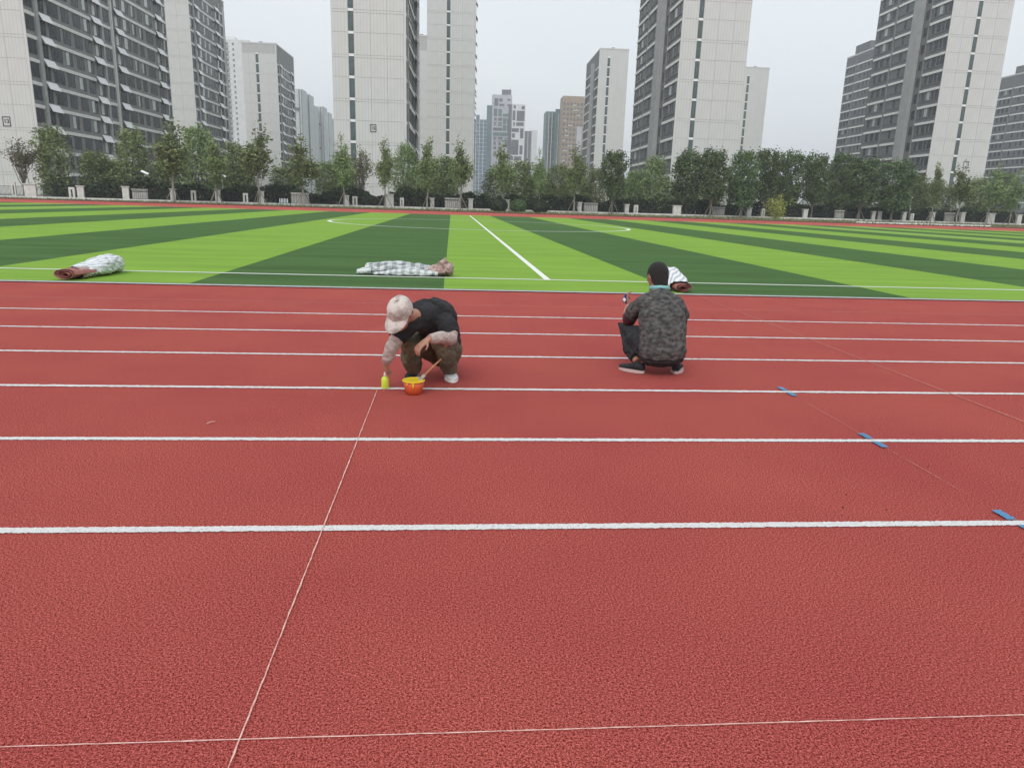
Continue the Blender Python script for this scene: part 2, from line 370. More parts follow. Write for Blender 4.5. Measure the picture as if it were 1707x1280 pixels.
def facade_r(root, g, fl, floors, pil=True, ts=1.0):
    bands0 = None
    wins = [(.6, 1.9), (2.6, 3.2), (3.9, 5.2), (6.2, 7.0), (8.9, 10.2), (15.0, 15.5), (18.3, 19.1), (24.0, 25.2), (26.4, 27.8), (29.2, 30.3)]
    bands = [(.25, 7.9), (14.8, 22.3), (23.4, 31.3)]
    if not pil: bands = [(.25, 7.9), (8.6, 22.3), (23.4, 31.3)]; wins += [(12.0, 13.0)]
    wins = [(a * ts, b * ts) for a, b in wins]; bands = [(a * ts, b * ts) for a, b in bands]
    ztop = ZB + P * (max(floors) + 1)
    if pil:
        part('pilaster', root, -g * .16, -g * 1.1, 11.0 * ts, 14.3 * ts, 0, ztop, M_PIL)
    if fl > 24: part('pilaster', root, -g * .16, -g * .4, 22.6 * ts, 22.6 * ts + .35, 3, ztop, M_FAC)
    part('pilaster', root, -g * .16, -g * .4, 8.15 * ts, 8.15 * ts + .3, 3, ztop, M_FAC)
    for k in floors:
        zc = ZB + .28 + P * k
        for a, b in bands:
            if a < fl - 2: part('floor_band', root, -g * .16, -g * .42, a, min(b, fl - .1), zc - .26, zc + .26, M_BAND)
        for i, (a, b) in enumerate(wins):
            if b > fl - .1: continue
            gl = M_CURT_SKY if (i in (2, 8) and rng.random() < .3) else M_GL
            new('window', window_mesh(b - a, 1.95, 'y', (.5,) if b - a > .9 else (), (), gl, g), root, (-g * .155, a, zc - .3 - 1.95))
        for a, b in bands:
            if a < fl - 2: part('sill', root, -g * .16, -g * .30, a, min(b, fl - .1), zc - .3 - 2.13, zc - .3 - 2.03, M_FAC)
def sign_frame(root, x, z, text, h=1.15):
    b = MB(); t = .12; W2, H2 = h * .5, h * .6
    b.box(x - W2, x + W2, -.13, -.06, z - H2, z - H2 + t).box(x - W2, x + W2, -.13, -.06, z + H2 - t, z + H2)
    b.box(x - W2, x - W2 + t, -.13, -.06, z - H2 + t, z + H2 - t).box(x + W2 - t, x + W2, -.13, -.06, z - H2 + t, z + H2 - t)
    o = new('number_sign', b.mesh('number_sign', M_FRAME), root)
    if text:
        c = bpy.data.curves.new('numerals', 'FONT'); c.body = text; c.size = h * .72; c.extrude = .03; c.align_x = 'CENTER'; c.align_y = 'CENTER'; c.offset = .012
        tmp = bpy.data.objects.new('temporary', c); COL.objects.link(tmp)
        me = bpy.data.meshes.new_from_object(tmp.evaluated_get(bpy.context.evaluated_depsgraph_get())); bpy.data.objects.remove(tmp)
        me.materials.clear(); me.materials.append(M_FRAME)
        q = new('numerals', me, o, (x, -.1, z)); q.rotation_euler = (R(90), 0, 0)
def tower(label, corner, g, gw, fl, ftype, floors, gfloors, ztop=62.4, slit=None, slitw=1.0, detail=True, units=1, sign=None, amax=None, roof=True, pil=True, ts=1.0):
    root = empty('apartment_tower', (corner[0], corner[1], 0), RZ)
    tag(root, label, 'apartment tower', 'apartment towers of the estate behind the fence')
    new('wall', MB().box(0, g * gw, 0, fl, 0, ztop).mesh('wall', M_JOINT if detail else M_CLAD), root)
    new('facade_wall', MB().box(-g * .15, 0, .12, fl, 0, ztop - .3).mesh('facade_wall', M_FAC if ftype == 'a' else M_FACR), root)
    part('corner_trim', root, -g * .45, g * .0 , -.05, .1, 2, ztop, M_CLAD)
    gable(root, g, gw, gfloors, slit, slitw, detail, amax=amax)
    if ftype == 'a': facade_a(root, g, fl, floors, units)
    else: facade_r(root, g, fl, floors, pil, ts)
    if roof:
        new('parapet', MB().box(-g * .3, g * (gw + .1), -.1, .3, ztop, ztop + .5).box(-g * .3, g * .2, .31, fl, ztop, ztop + .5).mesh('parapet', M_CLAD), root)
        new('roof_box', MB().box(g * gw * .35, g * gw * .75, 6, 14, ztop, ztop + 1.6).box(g * gw * .4, g * gw * .5, 1, 2.5, ztop, ztop + 1.0).mesh('roof_box', M_FAC), root)
    return root
rr = lambda a, b: list(range(a, b + 1))
tower('long pale and grey apartment tower filling the left edge, numbered 13', (-70.2, 135.5), -1, 12.5, 59.6, 'a', rr(-3, 11), rr(-3, 6), units=2, sign=1, amax=12.4)
tL = COL.objects[-1]
TW = {}
def find_root(lbl): return [o for o in COL.objects if o.get('label', '').startswith(lbl)][0]
sign_frame(find_root('long pale'), -4.45, 12.1, '13', 1.3)
tower('tall grey apartment tower just right of the long one at the left', (-76.9, 237.5), -1, 12.6, 33.0, 'a', rr(-2, 12), rr(-2, 12), slit=None)
tower('mid-distance pale tower with visible roof above the tallest left-hand poplar', (-69.0, 312.3), -1, 12.8, 29.6, 'a', rr(-1, 10), rr(-1, 11), ztop=58.2, slit=6.6, slitw=1.1)
tower('broad pale tower left of centre with stair windows and the number 15', (-8.7, 139.4), -1, 12.5, 31.7, 'a', rr(-3, 9), rr(-3, 8), slit=8.6, slitw=1.0)
sign_frame(find_root('broad pale'), -5.5, 13.6, '15', 1.1)
tower('pale narrow tower behind the one numbered 15 with a central strip of stair windows', (6.1, 232.2), -1, 13.8, 30, 'a', rr(-2, 12), rr(-2, 12), slit=7.0, slitw=1.05)
tower('far thin pale slab tower wedged between two nearer towers left of centre', (-7.0, 311.3), -1, 12, 25, 'a', rr(2, 10), rr(-1, 12), ztop=63.5, slit=None)
tower('mid-distance tower right of centre with grey side facing left and flat roof', (58.2, 307.3), 1, 11.3, 36, 'r', rr(-1, 11), rr(-1, 12), ztop=61.2, slit=2.9, slitw=1.1, detail=False, ts=1.13)
tower('big tower right of centre with dark grey left side and pale end wall', (44.2, 149.2), 1, 12.9, 41.4, 'r', rr(-3, 10), rr(-3, 8), slit=2.7, slitw=.95, ts=1.31)
sign_frame(find_root('big tower right'), 6.6, 12.4, '16', 1.15)
tower('far pale tower partly hidden behind the right side of the big tower right of centre', (127.3, 332.3), 1, 10.8, 25, 'r', rr(4, 5), rr(-1, 12), ztop=61.4, slit=1.2, slitw=1.1, detail=False)
tower('large leaning-looking tower at the right with slate side and pale end wall', (109.5, 166.3), 1, 13.3, 32.1, 'r', rr(-3, 12), rr(-3, 10), slit=5.3, slitw=.95)
sign_frame(find_root('large leaning'), 8.6, 12.9, None, 1.3)
tower('far slate-grey tower showing left of the large right-hand tower', (169.6, 295.5), 1, 12, 31.8, 'r', rr(-2, 13), rr(-1, 2), ztop=66, detail=False, slit=None, pil=False)
tower('slate-grey tower cut off by the right edge of the view', (237.3, 289.6), 1, 12, 31.8, 'r', rr(-2, 11), rr(-1, 2), ztop=60, detail=False, slit=None, pil=False)
for o_, (a, b, z0, z1) in (('far slate', (14, 26, 66, 70)), ('slate-grey tower cut', (8, 24, 60, 63.5))):
    rt = find_root(o_); new('roof_box', MB().box(.2, 10, a, b, z0 + .5, z1).mesh('roof_box', M_FACR), rt)

# far city towers
def simple_tower(name, label, x, y, wd, dp, h, m, side=None, cat='tower block', group='distant tower blocks'):
    r = empty(name, (x, y, 0), RZ); tag(r, label, cat, group)
    new('wall', MB().box(0, wd, 0, dp, 0, h).mesh('wall', m), r); return r
def panes(r, lst, m, y=-.12, name='window'):
    for (x0, x1, z0, z1) in lst: part(name, r, x0, x1, y, -.005, z0, z1, m)
M_W1 = mat('white_render', (.66, .67, .68), (.74, .75, .76), scale=.3, rough=.7)
M_PALE = mat('pale_render', (.52, .55, .54), (.60, .63, .62), scale=.3, rough=.7)
M_LIL = mat('lilac_render', (.46, .47, .52), (.54, .55, .60), scale=.2, rough=.7)
M_DKG = mat('dark_grey_panel', (.13, .13, .15), (.18, .18, .20), scale=.3, rough=.4)
M_TEAL = mat('teal_panel', (.12, .19, .20), (.18, .26, .27), scale=.3, rough=.35)
M_BLUEG = mat('blue_glass', (.10, .16, .22), (.17, .25, .33), scale=.25, rough=.25)
M_BROWN = mat('brown_render', (.33, .27, .21), (.42, .34, .27), scale=.35, rough=.8)
# white tower at far left
r = simple_tower('tower_block', 'far white tower with rows of small windows left of the roofed mid tower', -156, 530.4, 22, 20, 99.5, M_W1)
for k_ in range(24):
    z = 20 + 3.3 * k_
    panes(r, [(5.2, 8.6, z, z + 1.7)], M_DKG); panes(r, [(11.3, 12.3, z + .2, z + 1.6)], M_DKG)
    part('floor_band', r, 4.8, 9.0, -.9, -.02, z - .5, z - .1, M_W1)
part('roof_box', r, 4, 12, 4, 10, 99.5, 102, M_W1)
plab = ['first pale slab tower right of the roofed mid tower', 'second pale slab tower right of the roofed mid tower', 'third pale slab tower, tall and narrow with a ribbed front', 'fourth pale slab tower with grey belts left of tower 15', 'fifth pale slab tower close to the left edge of tower 15', 'last sliver of a pale slab tower beside the left edge of tower 15']
for i, (x, y, wd, h) in enumerate([(-127.5, 631.8, 7.5, 84.2), (-124.6, 652.4, 6.2, 83.2), (-136.4, 736, 7.4, 84), (-132.4, 756.5, 8.3, 85.5), (-131.8, 797.8, 6.0, 85), (-132.5, 839.3, 4.5, 83)]):
    r = simple_tower('tower_block', plab[i], x, y, wd, 18, h, M_PALE)
    part('corner_strip', r, wd * .62, wd * .72, -.3, -.01, 0, h - .5, M_DKG); part('corner_strip', r, wd * .88, wd * .97, -.3, -.01, 0, h - .5, M_TEAL)
    for q in range(3): part('belt', r, -.4, wd * .6, -.8, -.02, 24 + 22 * q + 6 * (i % 3), 26.2 + 22 * q + 6 * (i % 3), M_DKG)
    for q in range(20): part('floor_band', r, .3, wd * .6, -.12, -.02, 14 + 3.5 * q, 14.25 + 3.5 * q, M_W1)
# C2 / C3 patterned towers; zoom-measured rectangles
def from_px(lst, px0, pyb, s, zb): return [((a - px0) * s, (c - px0) * s, zb - (d - pyb) * s, zb - (b - pyb) * s) for a, b, c, d in lst]
r = simple_tower('tower_block', 'pale lilac stepped tower with a roof hut in the far centre', 32.6, 638.6, 16.4, 16, 87.3, M_LIL)
s_ = 16.4 / 285
panes(r, from_px([(370, 200, 425, 315), (440, 200, 488, 245), (555, 205, 605, 225), (440, 272, 515, 315), (555, 275, 605, 320), (368, 340, 412, 445), (375, 465, 405, 505), (430, 465, 485, 505), (370, 525, 405, 570), (430, 525, 485, 575), (360, 600, 490, 640), (365, 725, 410, 775), (430, 725, 500, 775), (370, 790, 400, 840), (440, 790, 475, 840), (370, 860, 410, 900), (440, 860, 500, 900), (370, 930, 410, 980), (440, 930, 500, 980)], 340, 150, s_, 87.3), M_DKG)
panes(r, from_px([(430, 345, 480, 445), (495, 405, 598, 455), (500, 470, 548, 640), (560, 470, 600, 650), (360, 665, 590, 712), (530, 735, 590, 850)], 340, 150, s_, 87.3), M_TEAL)
for zz in (78, 70, 64, 58, 52): part('floor_band', r, .3, 16.1, -.25, -.13, zz, zz + .35, M_W1)
part('roof_hut', r, 8.0, 15.6, 3, 11, 87.3, 91.8, M_DKG); part('wing', r, -4.2, -.02, 2, 14, 0, 79, M_TEAL); part('aerial', r, 14.5, 14.8, 5, 5.3, 91.8, 94, M_DKG)
r = simple_tower('tower_block', 'white tower with dark irregular panels in the far centre', 47.4, 616.6, 10.8, 16, 77.9, M_W1)
s_ = 10.8 / 160
panes(r, from_px([(665, 360, 698, 468), (715, 360, 808, 475), (675, 490, 695, 530), (710, 490, 800, 530), (660, 558, 745, 600), (760, 558, 800, 670), (665, 615, 698, 665), (657, 688, 745, 860), (760, 752, 795, 855), (657, 878, 685, 925), (695, 878, 785, 925), (665, 940, 682, 980), (750, 940, 785, 1052), (657, 1005, 680, 1052), (690, 1008, 735, 1050), (675, 300, 700, 335), (770, 305, 808, 342)], 656, 285, s_, 77.9), M_DKG)
part('wing', r, -2.0, -.02, .5, 14, 0, 77.5, M_DKG)
r = simple_tower('tower_block', 'blue glass tower with white fins beside the pale tower behind 15', 17.5, 722.5, 15, 16, 76, M_BLUEG)
for x in (4.3, 7.6, 11.2): part('fin', r, x, x + .5, -.6, -.02, 0, 80, M_W1)
part('crown', r, 4.8, 7.6, 0, 6, 76, 80, M_BLUEG)
for q in range(20): part('floor_band', r, .2, 14.8, -.2, -.03, 6 + 3.5 * q, 6.4 + 3.5 * q, M_PALE)
r = simple_tower('tower_block', 'low purple-grey tower right of the white panelled one', 67.0, 718.3, 7.8, 14, 67, M_DKG)
for x in (.2, 3.7, 7.1): part('fin', r, x, x + .5, -.4, -.02, 0, 68, M_W1)
r = simple_tower('tower_block', 'faint white tower far behind, right of the purple-grey one', 94, 922, 8.5, 14, 87, M_W1)
part('belt', r, 0, 8.5, -.6, -.02, 30, 33, M_DKG)
def grid_tower(label, x, y, wd, h, m, mw, cols, pitch, wz, ww, dp=16):
    r = simple_tower('tower_block', label, x, y, wd, dp, h, m); b = MB(); n = int((h - 8) / pitch)
    for k_ in range(n):
        z = h - 4 - pitch * k_
        for c_ in range(cols):
            cx = wd * (c_ + .5) / cols
            b.box(cx - ww / 2, cx + ww / 2, -.1, -.005, z - wz, z)
    o = new('window_rows', b.mesh('window_rows', mw), r); o['kind'] = 'stuff'
    return r
r = grid_tower('teal glass tower left of the brown one in the far centre', 62.3, 511.8, 12.2, 61.1, M_TEAL, M_DKG, 6, 3.2, 1.7, 1.1)
part('wing', r, 6.2, 12.2, -1.5, -.15, 0, 62.6, M_TEAL)
for c_ in (1.7, 3.8, 8, 10): part('fin', r, c_, c_ + .4, -1.9, -1.52 if c_ > 6 else -.15, 0, 60, M_PALE)
r = grid_tower('brown tower with light specks right of the teal one', 74.5 - 4.2, 490.4, 15.5, 68.4, M_BROWN, M_DKG, 7, 3.1, 1.6, 1.2)
for q in range(16):
    x0_ = rng.uniform(.5, 11); part('balcony_panel', r, x0_, x0_ + rng.uniform(1, 3.2), -.45, -.11, 62.5 - 3.1 * q, 63.3 - 3.1 * q, M_PALE)
part('wing', r, 9.6, 13.0, -.5, -.31, 0, 50, M_LIL)

# ------------------------------------------------------------------ fence
PILLARS = [(-55.6, 0.46, 's', 2.06), (-53.8, 1.31, 'w', 1.92), (-49.2, 0.7, 's', 1.64), (-48.2, 0.78, 'p', 1.87), (-43.0, 0.79, 'p', 1.98), (-41.4, 1.91, 'b', 1.59), (-37.4, 0.65, 'p', 1.86), (-34.9, 0.65, 's', 1.71), (-31.9, 0.66, 'p', 1.89), (-28.4, 0.66, 's', 1.57), (-26.3, 0.58, 'p', 1.92), (-21.3, 2.45, 'b', 1.77), (-15.0, 0.52, 'p', 1.72), (-13.9, 0.69, 's', 1.6), (-9.0, 1.05, 'w', 2.1), (-7.3, 0.53, 's', 1.6), (-2.9, 0.53, 'p', 1.75), (0.1, 2.24, 'b', 1.7), (2.8, 0.63, 'p', 1.8), (8.4, 0.64, 'p', 1.83), (14.3, 0.65, 'p', 1.75), (20.0, 0.57, 'p', 1.79), (21.9, 2.27, 'b', 1.61), (27.9, 0.67, 'p', 1.7), (29.5, 0.68, 's', 1.6), (36.7, 1.37, 'w', 1.75), (44.4, 2.2, 'b', 1.6), (50.0, 0.81, 'p', 1.75), (52.7, 0.61, 's', 1.63), (61, .8, 'p', 1.8), (68.1, 1.9, 'b', 1.69), (75.1, 0.64, 'p', 1.82), (76.5, 0.65, 's', 1.83), (81.7, 0.76, 'p', 1.85), (83.5, 0.66, 's', 1.63), (88.0, 0.88, 'p', 1.99), (92.1, 2.22, 'b', 1.89), (94.9, 0.9, 'p', 2.13), (101.6, 1.59, 'w', 2.16), (108.4, 1.04, 'p', 2.07)]
M_PILW = mat('white_pillar_render', (.60, .585, .55), (.76, .745, .71), scale=2.2, rough=.8, bump=.3, bscale=10)
M_BAR = mat('black_iron', (.018, .02, .022), rough=.5)
fy = lambda x: 112.2 + .208 * x
FA = math.atan(.208)
fence = empty('perimeter_fence', (0, 112.2, 0), FA); tag(fence, 'long black iron fence with white pillars in front of the trees', 'fence')
cs = math.cos(FA)
def slotted(wd, h):
    b = MB(); b.box(-wd / 2, -wd * .14, -.2, .2, 0, h).box(wd * .14, wd / 2, -.2, .2, 0, h).box(-wd * .14, wd * .14, -.2, .2, 0, h * .25).box(-wd * .14, wd * .14, -.2, .2, h * .82, h)
    b.box(-wd * .14, wd * .14, .08, .12, h * .25, h * .82, 1); return b.mesh('slotted_pillar', [M_PILW, M_BAR])
def pillar_m(wd, h):
    b = MB(); b.box(-wd / 2, wd / 2, -.25, .25, .0, h - .16).box(-wd / 2 - .06, wd / 2 + .06, -.31, .31, h - .16, h - .08).box(-wd / 2 - .1, wd / 2 + .1, -.35, .35, h - .08, h).box(-wd / 2 - .05, wd / 2 + .05, -.3, .3, 0, .25)
    return b.mesh('pillar', M_PILW)
xs_used = []
for x, wd, st, h in PILLARS:
    lx = x / cs
    if st == 's': o = new('slotted_pillar', slotted(wd, h), fence, (lx, 0, 0))
    elif st in 'pw': o = new('pillar', pillar_m(wd, h), fence, (lx, 0, 0))
    else:
        o = new('wall_panel', MB().box(-wd / 2, wd / 2, .0, .25, 0, h).box(-wd / 2 - .05, wd / 2 + .05, -.05, .3, h, h + .08).mesh('wall_panel', M_PILW), fence, (lx, 0, 0))
        b = MB()
        for q in range(8): b.box(-wd / 2 + .05 + wd * q / 7.6, -wd / 2 + wd * q / 7.6 + .075, -.09, -.055, .2, h)
        b.box(-wd / 2, wd / 2, -.052, -.01, h - .25, h - .2)
        new('grille', b.mesh('grille', M_BAR), o)
b = MB()
for q in range(int(175 / .14)):
    x = -62 + q * .14; b.box(x, x + .026, -.013, .013, .3, 1.5)
o = new('iron_bars', b.mesh('iron_bars', M_BAR), fence); o['kind'] = 'stuff'
new('top_rail', MB().box(-62, 113, -.03, .03, 1.52, 1.57).mesh('top_rail', M_BAR), fence); new('lower_rail', MB().box(-62, 113, -.03, .03, .40, .44).mesh('lower_rail', M_BAR), fence)
new('base_wall', MB().box(-62, 113, -.15, .15, -.02, .36).mesh('base_wall', M_PILW), fence)

# ------------------------------------------------------------------ foliage
def leaf_mat(name, a, b, s=1.4):
    m = bpy.data.materials.new(name); m.use_nodes = True; n = m.node_tree.nodes; l = m.node_tree.links; p = n['Principled BSDF']
    p.inputs['Roughness'].default_value = .75; p.inputs['Specular IOR Level'].default_value = .25
    g = n.new('ShaderNodeNewGeometry'); tc = n.new('ShaderNodeTexCoord'); nz = n.new('ShaderNodeTexNoise'); nz.inputs['Scale'].default_value = s
    l.new(tc.outputs['Object'], nz.inputs['Vector'])
    ad = n.new('ShaderNodeMath'); ad.operation = 'ADD'; l.new(g.outputs['Random Per Island'], ad.inputs[0]); l.new(nz.outputs['Fac'], ad.inputs[1])
    cr = n.new('ShaderNodeValToRGB'); cr.color_ramp.elements[0].position = .35; cr.color_ramp.elements[1].position = 1.0
    cr.color_ramp.elements[0].color = (*a, 1); cr.color_ramp.elements[1].color = (*b, 1)
    oi = n.new('ShaderNodeObjectInfo'); hs = n.new('ShaderNodeHueSaturation')
    mr = n.new('ShaderNodeMapRange'); mr.inputs['To Min'].default_value = .8; mr.inputs['To Max'].default_value = 1.2
    mh = n.new('ShaderNodeMapRange'); mh.inputs['To Min'].default_value = .485; mh.inputs['To Max'].default_value = .515
    dv = n.new('ShaderNodeMath'); dv.operation = 'MULTIPLY'; dv.inputs[1].default_value = .58
    l.new(ad.outputs[0], dv.inputs[0]); l.new(dv.outputs[0], cr.inputs['Fac'])
    l.new(oi.outputs['Random'], mr.inputs['Value']); l.new(oi.outputs['Random'], mh.inputs['Value']); l.new(cr.outputs[0], hs.inputs['Color']); l.new(mr.outputs[0], hs.inputs['Value']); l.new(mh.outputs[0], hs.inputs['Hue'])
    l.new(hs.outputs[0], p.inputs['Base Color']); return m
L_P = leaf_mat('poplar_leaf', (.115, .165, .06), (.30, .39, .15)); L_D = leaf_mat('dark_leaf', (.062, .10, .042), (.18, .255, .10))
L_W = leaf_mat('feathery_leaf', (.14, .185, .075), (.30, .38, .16)); L_S = leaf_mat('brownish_leaf', (.10, .105, .055), (.24, .23, .12))
L_Y = leaf_mat('yellow_leaf', (.26, .29, .06), (.52, .54, .15)); L_B = leaf_mat('hedge_leaf', (.026, .038, .022), (.085, .115, .055))
M_BARK = mat('bark', (.13, .115, .095), (.24, .22, .18), scale=9, rough=.9, bump=.5, bscale=30); M_BARKL = mat('pale_bark', (.26, .25, .22), (.38, .37, .33), scale=6, rough=.9)
M_STAKE = mat('stake_wood', (.22, .20, .17), (.30, .27, .23), scale=8, rough=.9)
def leaves(name, C, size, m, flat=0.0, elong=1.5):
    C = np.asarray(C); N = len(C)
    d1 = rng.normal(size=(N, 3)); d1 /= np.linalg.norm(d1, axis=1)[:, None]
    d2 = rng.normal(size=(N, 3)); d2 -= (d2 * d1).sum(1)[:, None] * d1; d2 /= np.linalg.norm(d2, axis=1)[:, None]
    s = size * rng.uniform(.6, 1.35, N)[:, None]; a = d1 * s * elong / 2; b = d2 * s / 2
    V = np.empty((N, 4, 3)); V[:, 0] = C - a; V[:, 1] = C + b * .9 - a * .1; V[:, 2] = C + a; V[:, 3] = C - b * .9 - a * .1
    me = bpy.data.meshes.new(name); me.vertices.add(4 * N); me.vertices.foreach_set('co', V.reshape(-1)); me.loops.add(4 * N); me.loops.foreach_set('vertex_index', np.arange(4 * N, dtype=np.int32))
    me.polygons.add(N); me.polygons.foreach_set('loop_start', np.arange(0, 4 * N, 4, dtype=np.int32)); me.polygons.foreach_set('loop_total', np.full(N, 4, dtype=np.int32))
    me.materials.append(m); me.update(calc_edges=True); return me
def clusters(cs_, n, spread, vert=1.0):
    cs_ = np.asarray(cs_); k_ = rng.integers(0, len(cs_), n); o = rng.normal(size=(n, 3)) * spread; o[:, 2] *= vert; return cs_[k_] + o
def limb(b, p0, p1, r0, r1, n=4, wob=.15, sides=5):
    p0 = np.array(p0, float); p1 = np.array(p1, float); L = np.linalg.norm(p1 - p0); pts = []
    for i in range(n + 1):
        t = i / n; q = p0 * (1 - t) + p1 * t
        if 0 < i < n: q = q + rng.normal(size=3) * wob * L * .12
        pts.append(q)
    b.tube([Vector(q) for q in pts], [r0 + (r1 - r0) * i / n for i in range(n + 1)], sides, caps=True); return pts
def tree_p():      # young poplar: bare trunk, upright whips, sparse top, H=10 W=4.2
    b = MB(); C = []; tr = limb(b, (0, 0, 0), (rng.normal() * .15, 0, 7.6), .10, .04, 6, .05, 7); tips = []
    for i in range(30):
        t = rng.uniform(.36, .95); base = np.array(tr[min(int(t * 6), 5)]) * (1 - (t * 6) % 1) + np.array(tr[min(int(t * 6) + 1, 6)]) * ((t * 6) % 1)
        az_ = rng.uniform(0, 6.28); out = (1.15 - .85 * t) * rng.uniform(.7, 2.5); up = rng.uniform(1.0, 2.7)
        e = base + np.array([math.cos(az_) * out, math.sin(az_) * out, up]); e[2] = min(e[2], 9.3)
        pts = limb(b, base, e, .035, .01, 3, .4, 4)
        for j in range(7): s = rng.uniform(.2, 1); C.append(base * (1 - s) + e * s)
    top = np.array(tr[-1]); pts = limb(b, top, top + (0.05, 0, 2.2), .035, .008, 3, .2, 4)
    for j in range(10): C.append(top + (rng.normal() * .12, rng.normal() * .12, rng.uniform(-.5, 2.1)))
    C = np.array(C); lo = C[C[:, 2] < 6.4]
    A = clusters(C, 1300, .20, 1.3); B = clusters(lo, 1900, .42)
    return b.mesh('trunk', M_BARKL), leaves('crown', np.vstack([A, B]), .19, L_P)
def tree_d(full):  # dense dark oval crown on several rising limbs, H=10 W=4.6
    b = MB(); C = []; limb(b, (0, 0, 0), (0, 0, 2.2), .16, .13, 3, .1, 7)
    for i in range(9):
        a_ = rng.uniform(0, 6.28); o_ = rng.uniform(.3, 1.6); limb(b, (0, 0, rng.uniform(1.4, 2.2)), (math.cos(a_) * o_, math.sin(a_) * o_, rng.uniform(5.5, 8.8)), .08, .02, 5, .3, 5)
    zlo = 2.0 if full else 3.0
    while len(C) < 230:
        z = rng.uniform(zlo, 9.4); t = (z - zlo) / (9.9 - zlo); rad = 2.2 * (math.sin(math.pi * min(1, .16 + t * .74)) ** .55) * (.9 if t < .4 else 1); a_ = rng.uniform(0, 6.28)
        rad *= (.85 + .55 * noise.noise(Vector((math.cos(a_) * 1.6 + 5 * full, math.sin(a_) * 1.6, z * .7)))); r_ = rad * math.sqrt(rng.random()) if rng.random() < .4 else rad * rng.uniform(.75, 1.0)
        C.append((math.cos(a_) * r_, math.sin(a_) * r_, z))
    return b.mesh('trunk', M_BARK), leaves('crown', clusters(C, 7000, .27, 1.25), .20, L_D)
def tree_w(sd_):      # broad feathery crown to near the ground
    b = MB(); C = []
    for i in range(8):
        a_ = rng.uniform(0, 6.28); o_ = rng.uniform(.4, 1.8); limb(b, (math.cos(a_) * .2, math.sin(a_) * .2, 0), (math.cos(a_) * o_, math.sin(a_) * o_, rng.uniform(5, 8.6)), .09, .02, 5, .3, 5)
    while len(C) < 260:
        z = rng.uniform(.8, 9.5); t = z / 10; a_ = rng.uniform(0, 6.28); rad = 2.5 * (math.sin(math.pi * (.10 + t * .84)) ** .55)
        rad *= .78 + .42 * noise.noise(Vector((math.cos(a_) * 1.3 + sd_ * 7, math.sin(a_) * 1.3, z * .4))); r_ = rad * rng.uniform(.45, 1)
        C.append((math.cos(a_) * r_, math.sin(a_) * r_, z))
    return b.mesh('trunk', M_BARK), leaves('crown', clusters(C, 5200, .30, 1.35), .165, L_W, elong=2.2)
def tree_s():      # open vase of bare rising twigs with few leaves
    b = MB(); C = []; limb(b, (0, 0, 0), (0, 0, 2.0), .13, .10, 3, .1, 7)
    for i in range(26):
        a_ = rng.uniform(0, 6.28); zz = rng.uniform(6.2, 9.8); o_ = rng.uniform(.2, 2.2) * (1.15 - .05 * (zz - 6)); s0 = (0, 0, rng.uniform(1.5, 3.4)); e = np.array((math.cos(a_) * o_, math.sin(a_) * o_, zz - abs(o_) * .5))
        limb(b, s0, e, .05, .012, 5, .3, 5)
        for j in range(3):
            t = rng.uniform(.5, .9); p_ = np.array(s0) * (1 - t) + e * t; e2 = p_ + np.array((rng.normal() * .5, rng.normal() * .5, rng.uniform(.5, 1.1))); limb(b, p_, e2, .02, .008, 2, .2, 4)
            C += [e2, (e2 + p_) / 2]
        C.append(e)
    return b.mesh('trunk', M_BARK), leaves('crown', clusters(C, 1700, .26), .17, L_S)
VAR = {'P': [tree_p() for _ in range(5)], 'D': [tree_d(i % 2) for i in range(4)], 'W': [tree_w(i) for i in range(4)], 'S': [tree_s() for _ in range(2)]}
WN = {'P': 3.5, 'D': 4.1, 'W': 4.6, 'S': 4.4}
def stake_mesh(n=4):
    b = MB(); a0 = rng.uniform(0, 1)
    for i in range(n):
        a_ = a0 + i * 2 * math.pi / n; b.tube([(math.cos(a_) * 1.15, math.sin(a_) * 1.15, 0), (math.cos(a_) * -.08, math.sin(a_) * -.08, 2.35)], .05, 5)
    b.tube([(-.12, 0, 1.9), (.12, 0, 1.9)], .13, 7); return b.mesh('support_stakes', M_STAKE)
STK = [stake_mesh(3), stake_mesh(4)]
NM = {'P': 'poplar_tree', 'D': 'dense_tree', 'W': 'feathery_tree', 'S': 'sparse_tree'}
GR = {'P': 'young staked poplars in front of the fence', 'D': 'dense dark trees in the right half', 'W': 'feathery green trees behind the fence', 'S': 'sparse twiggy trees'}
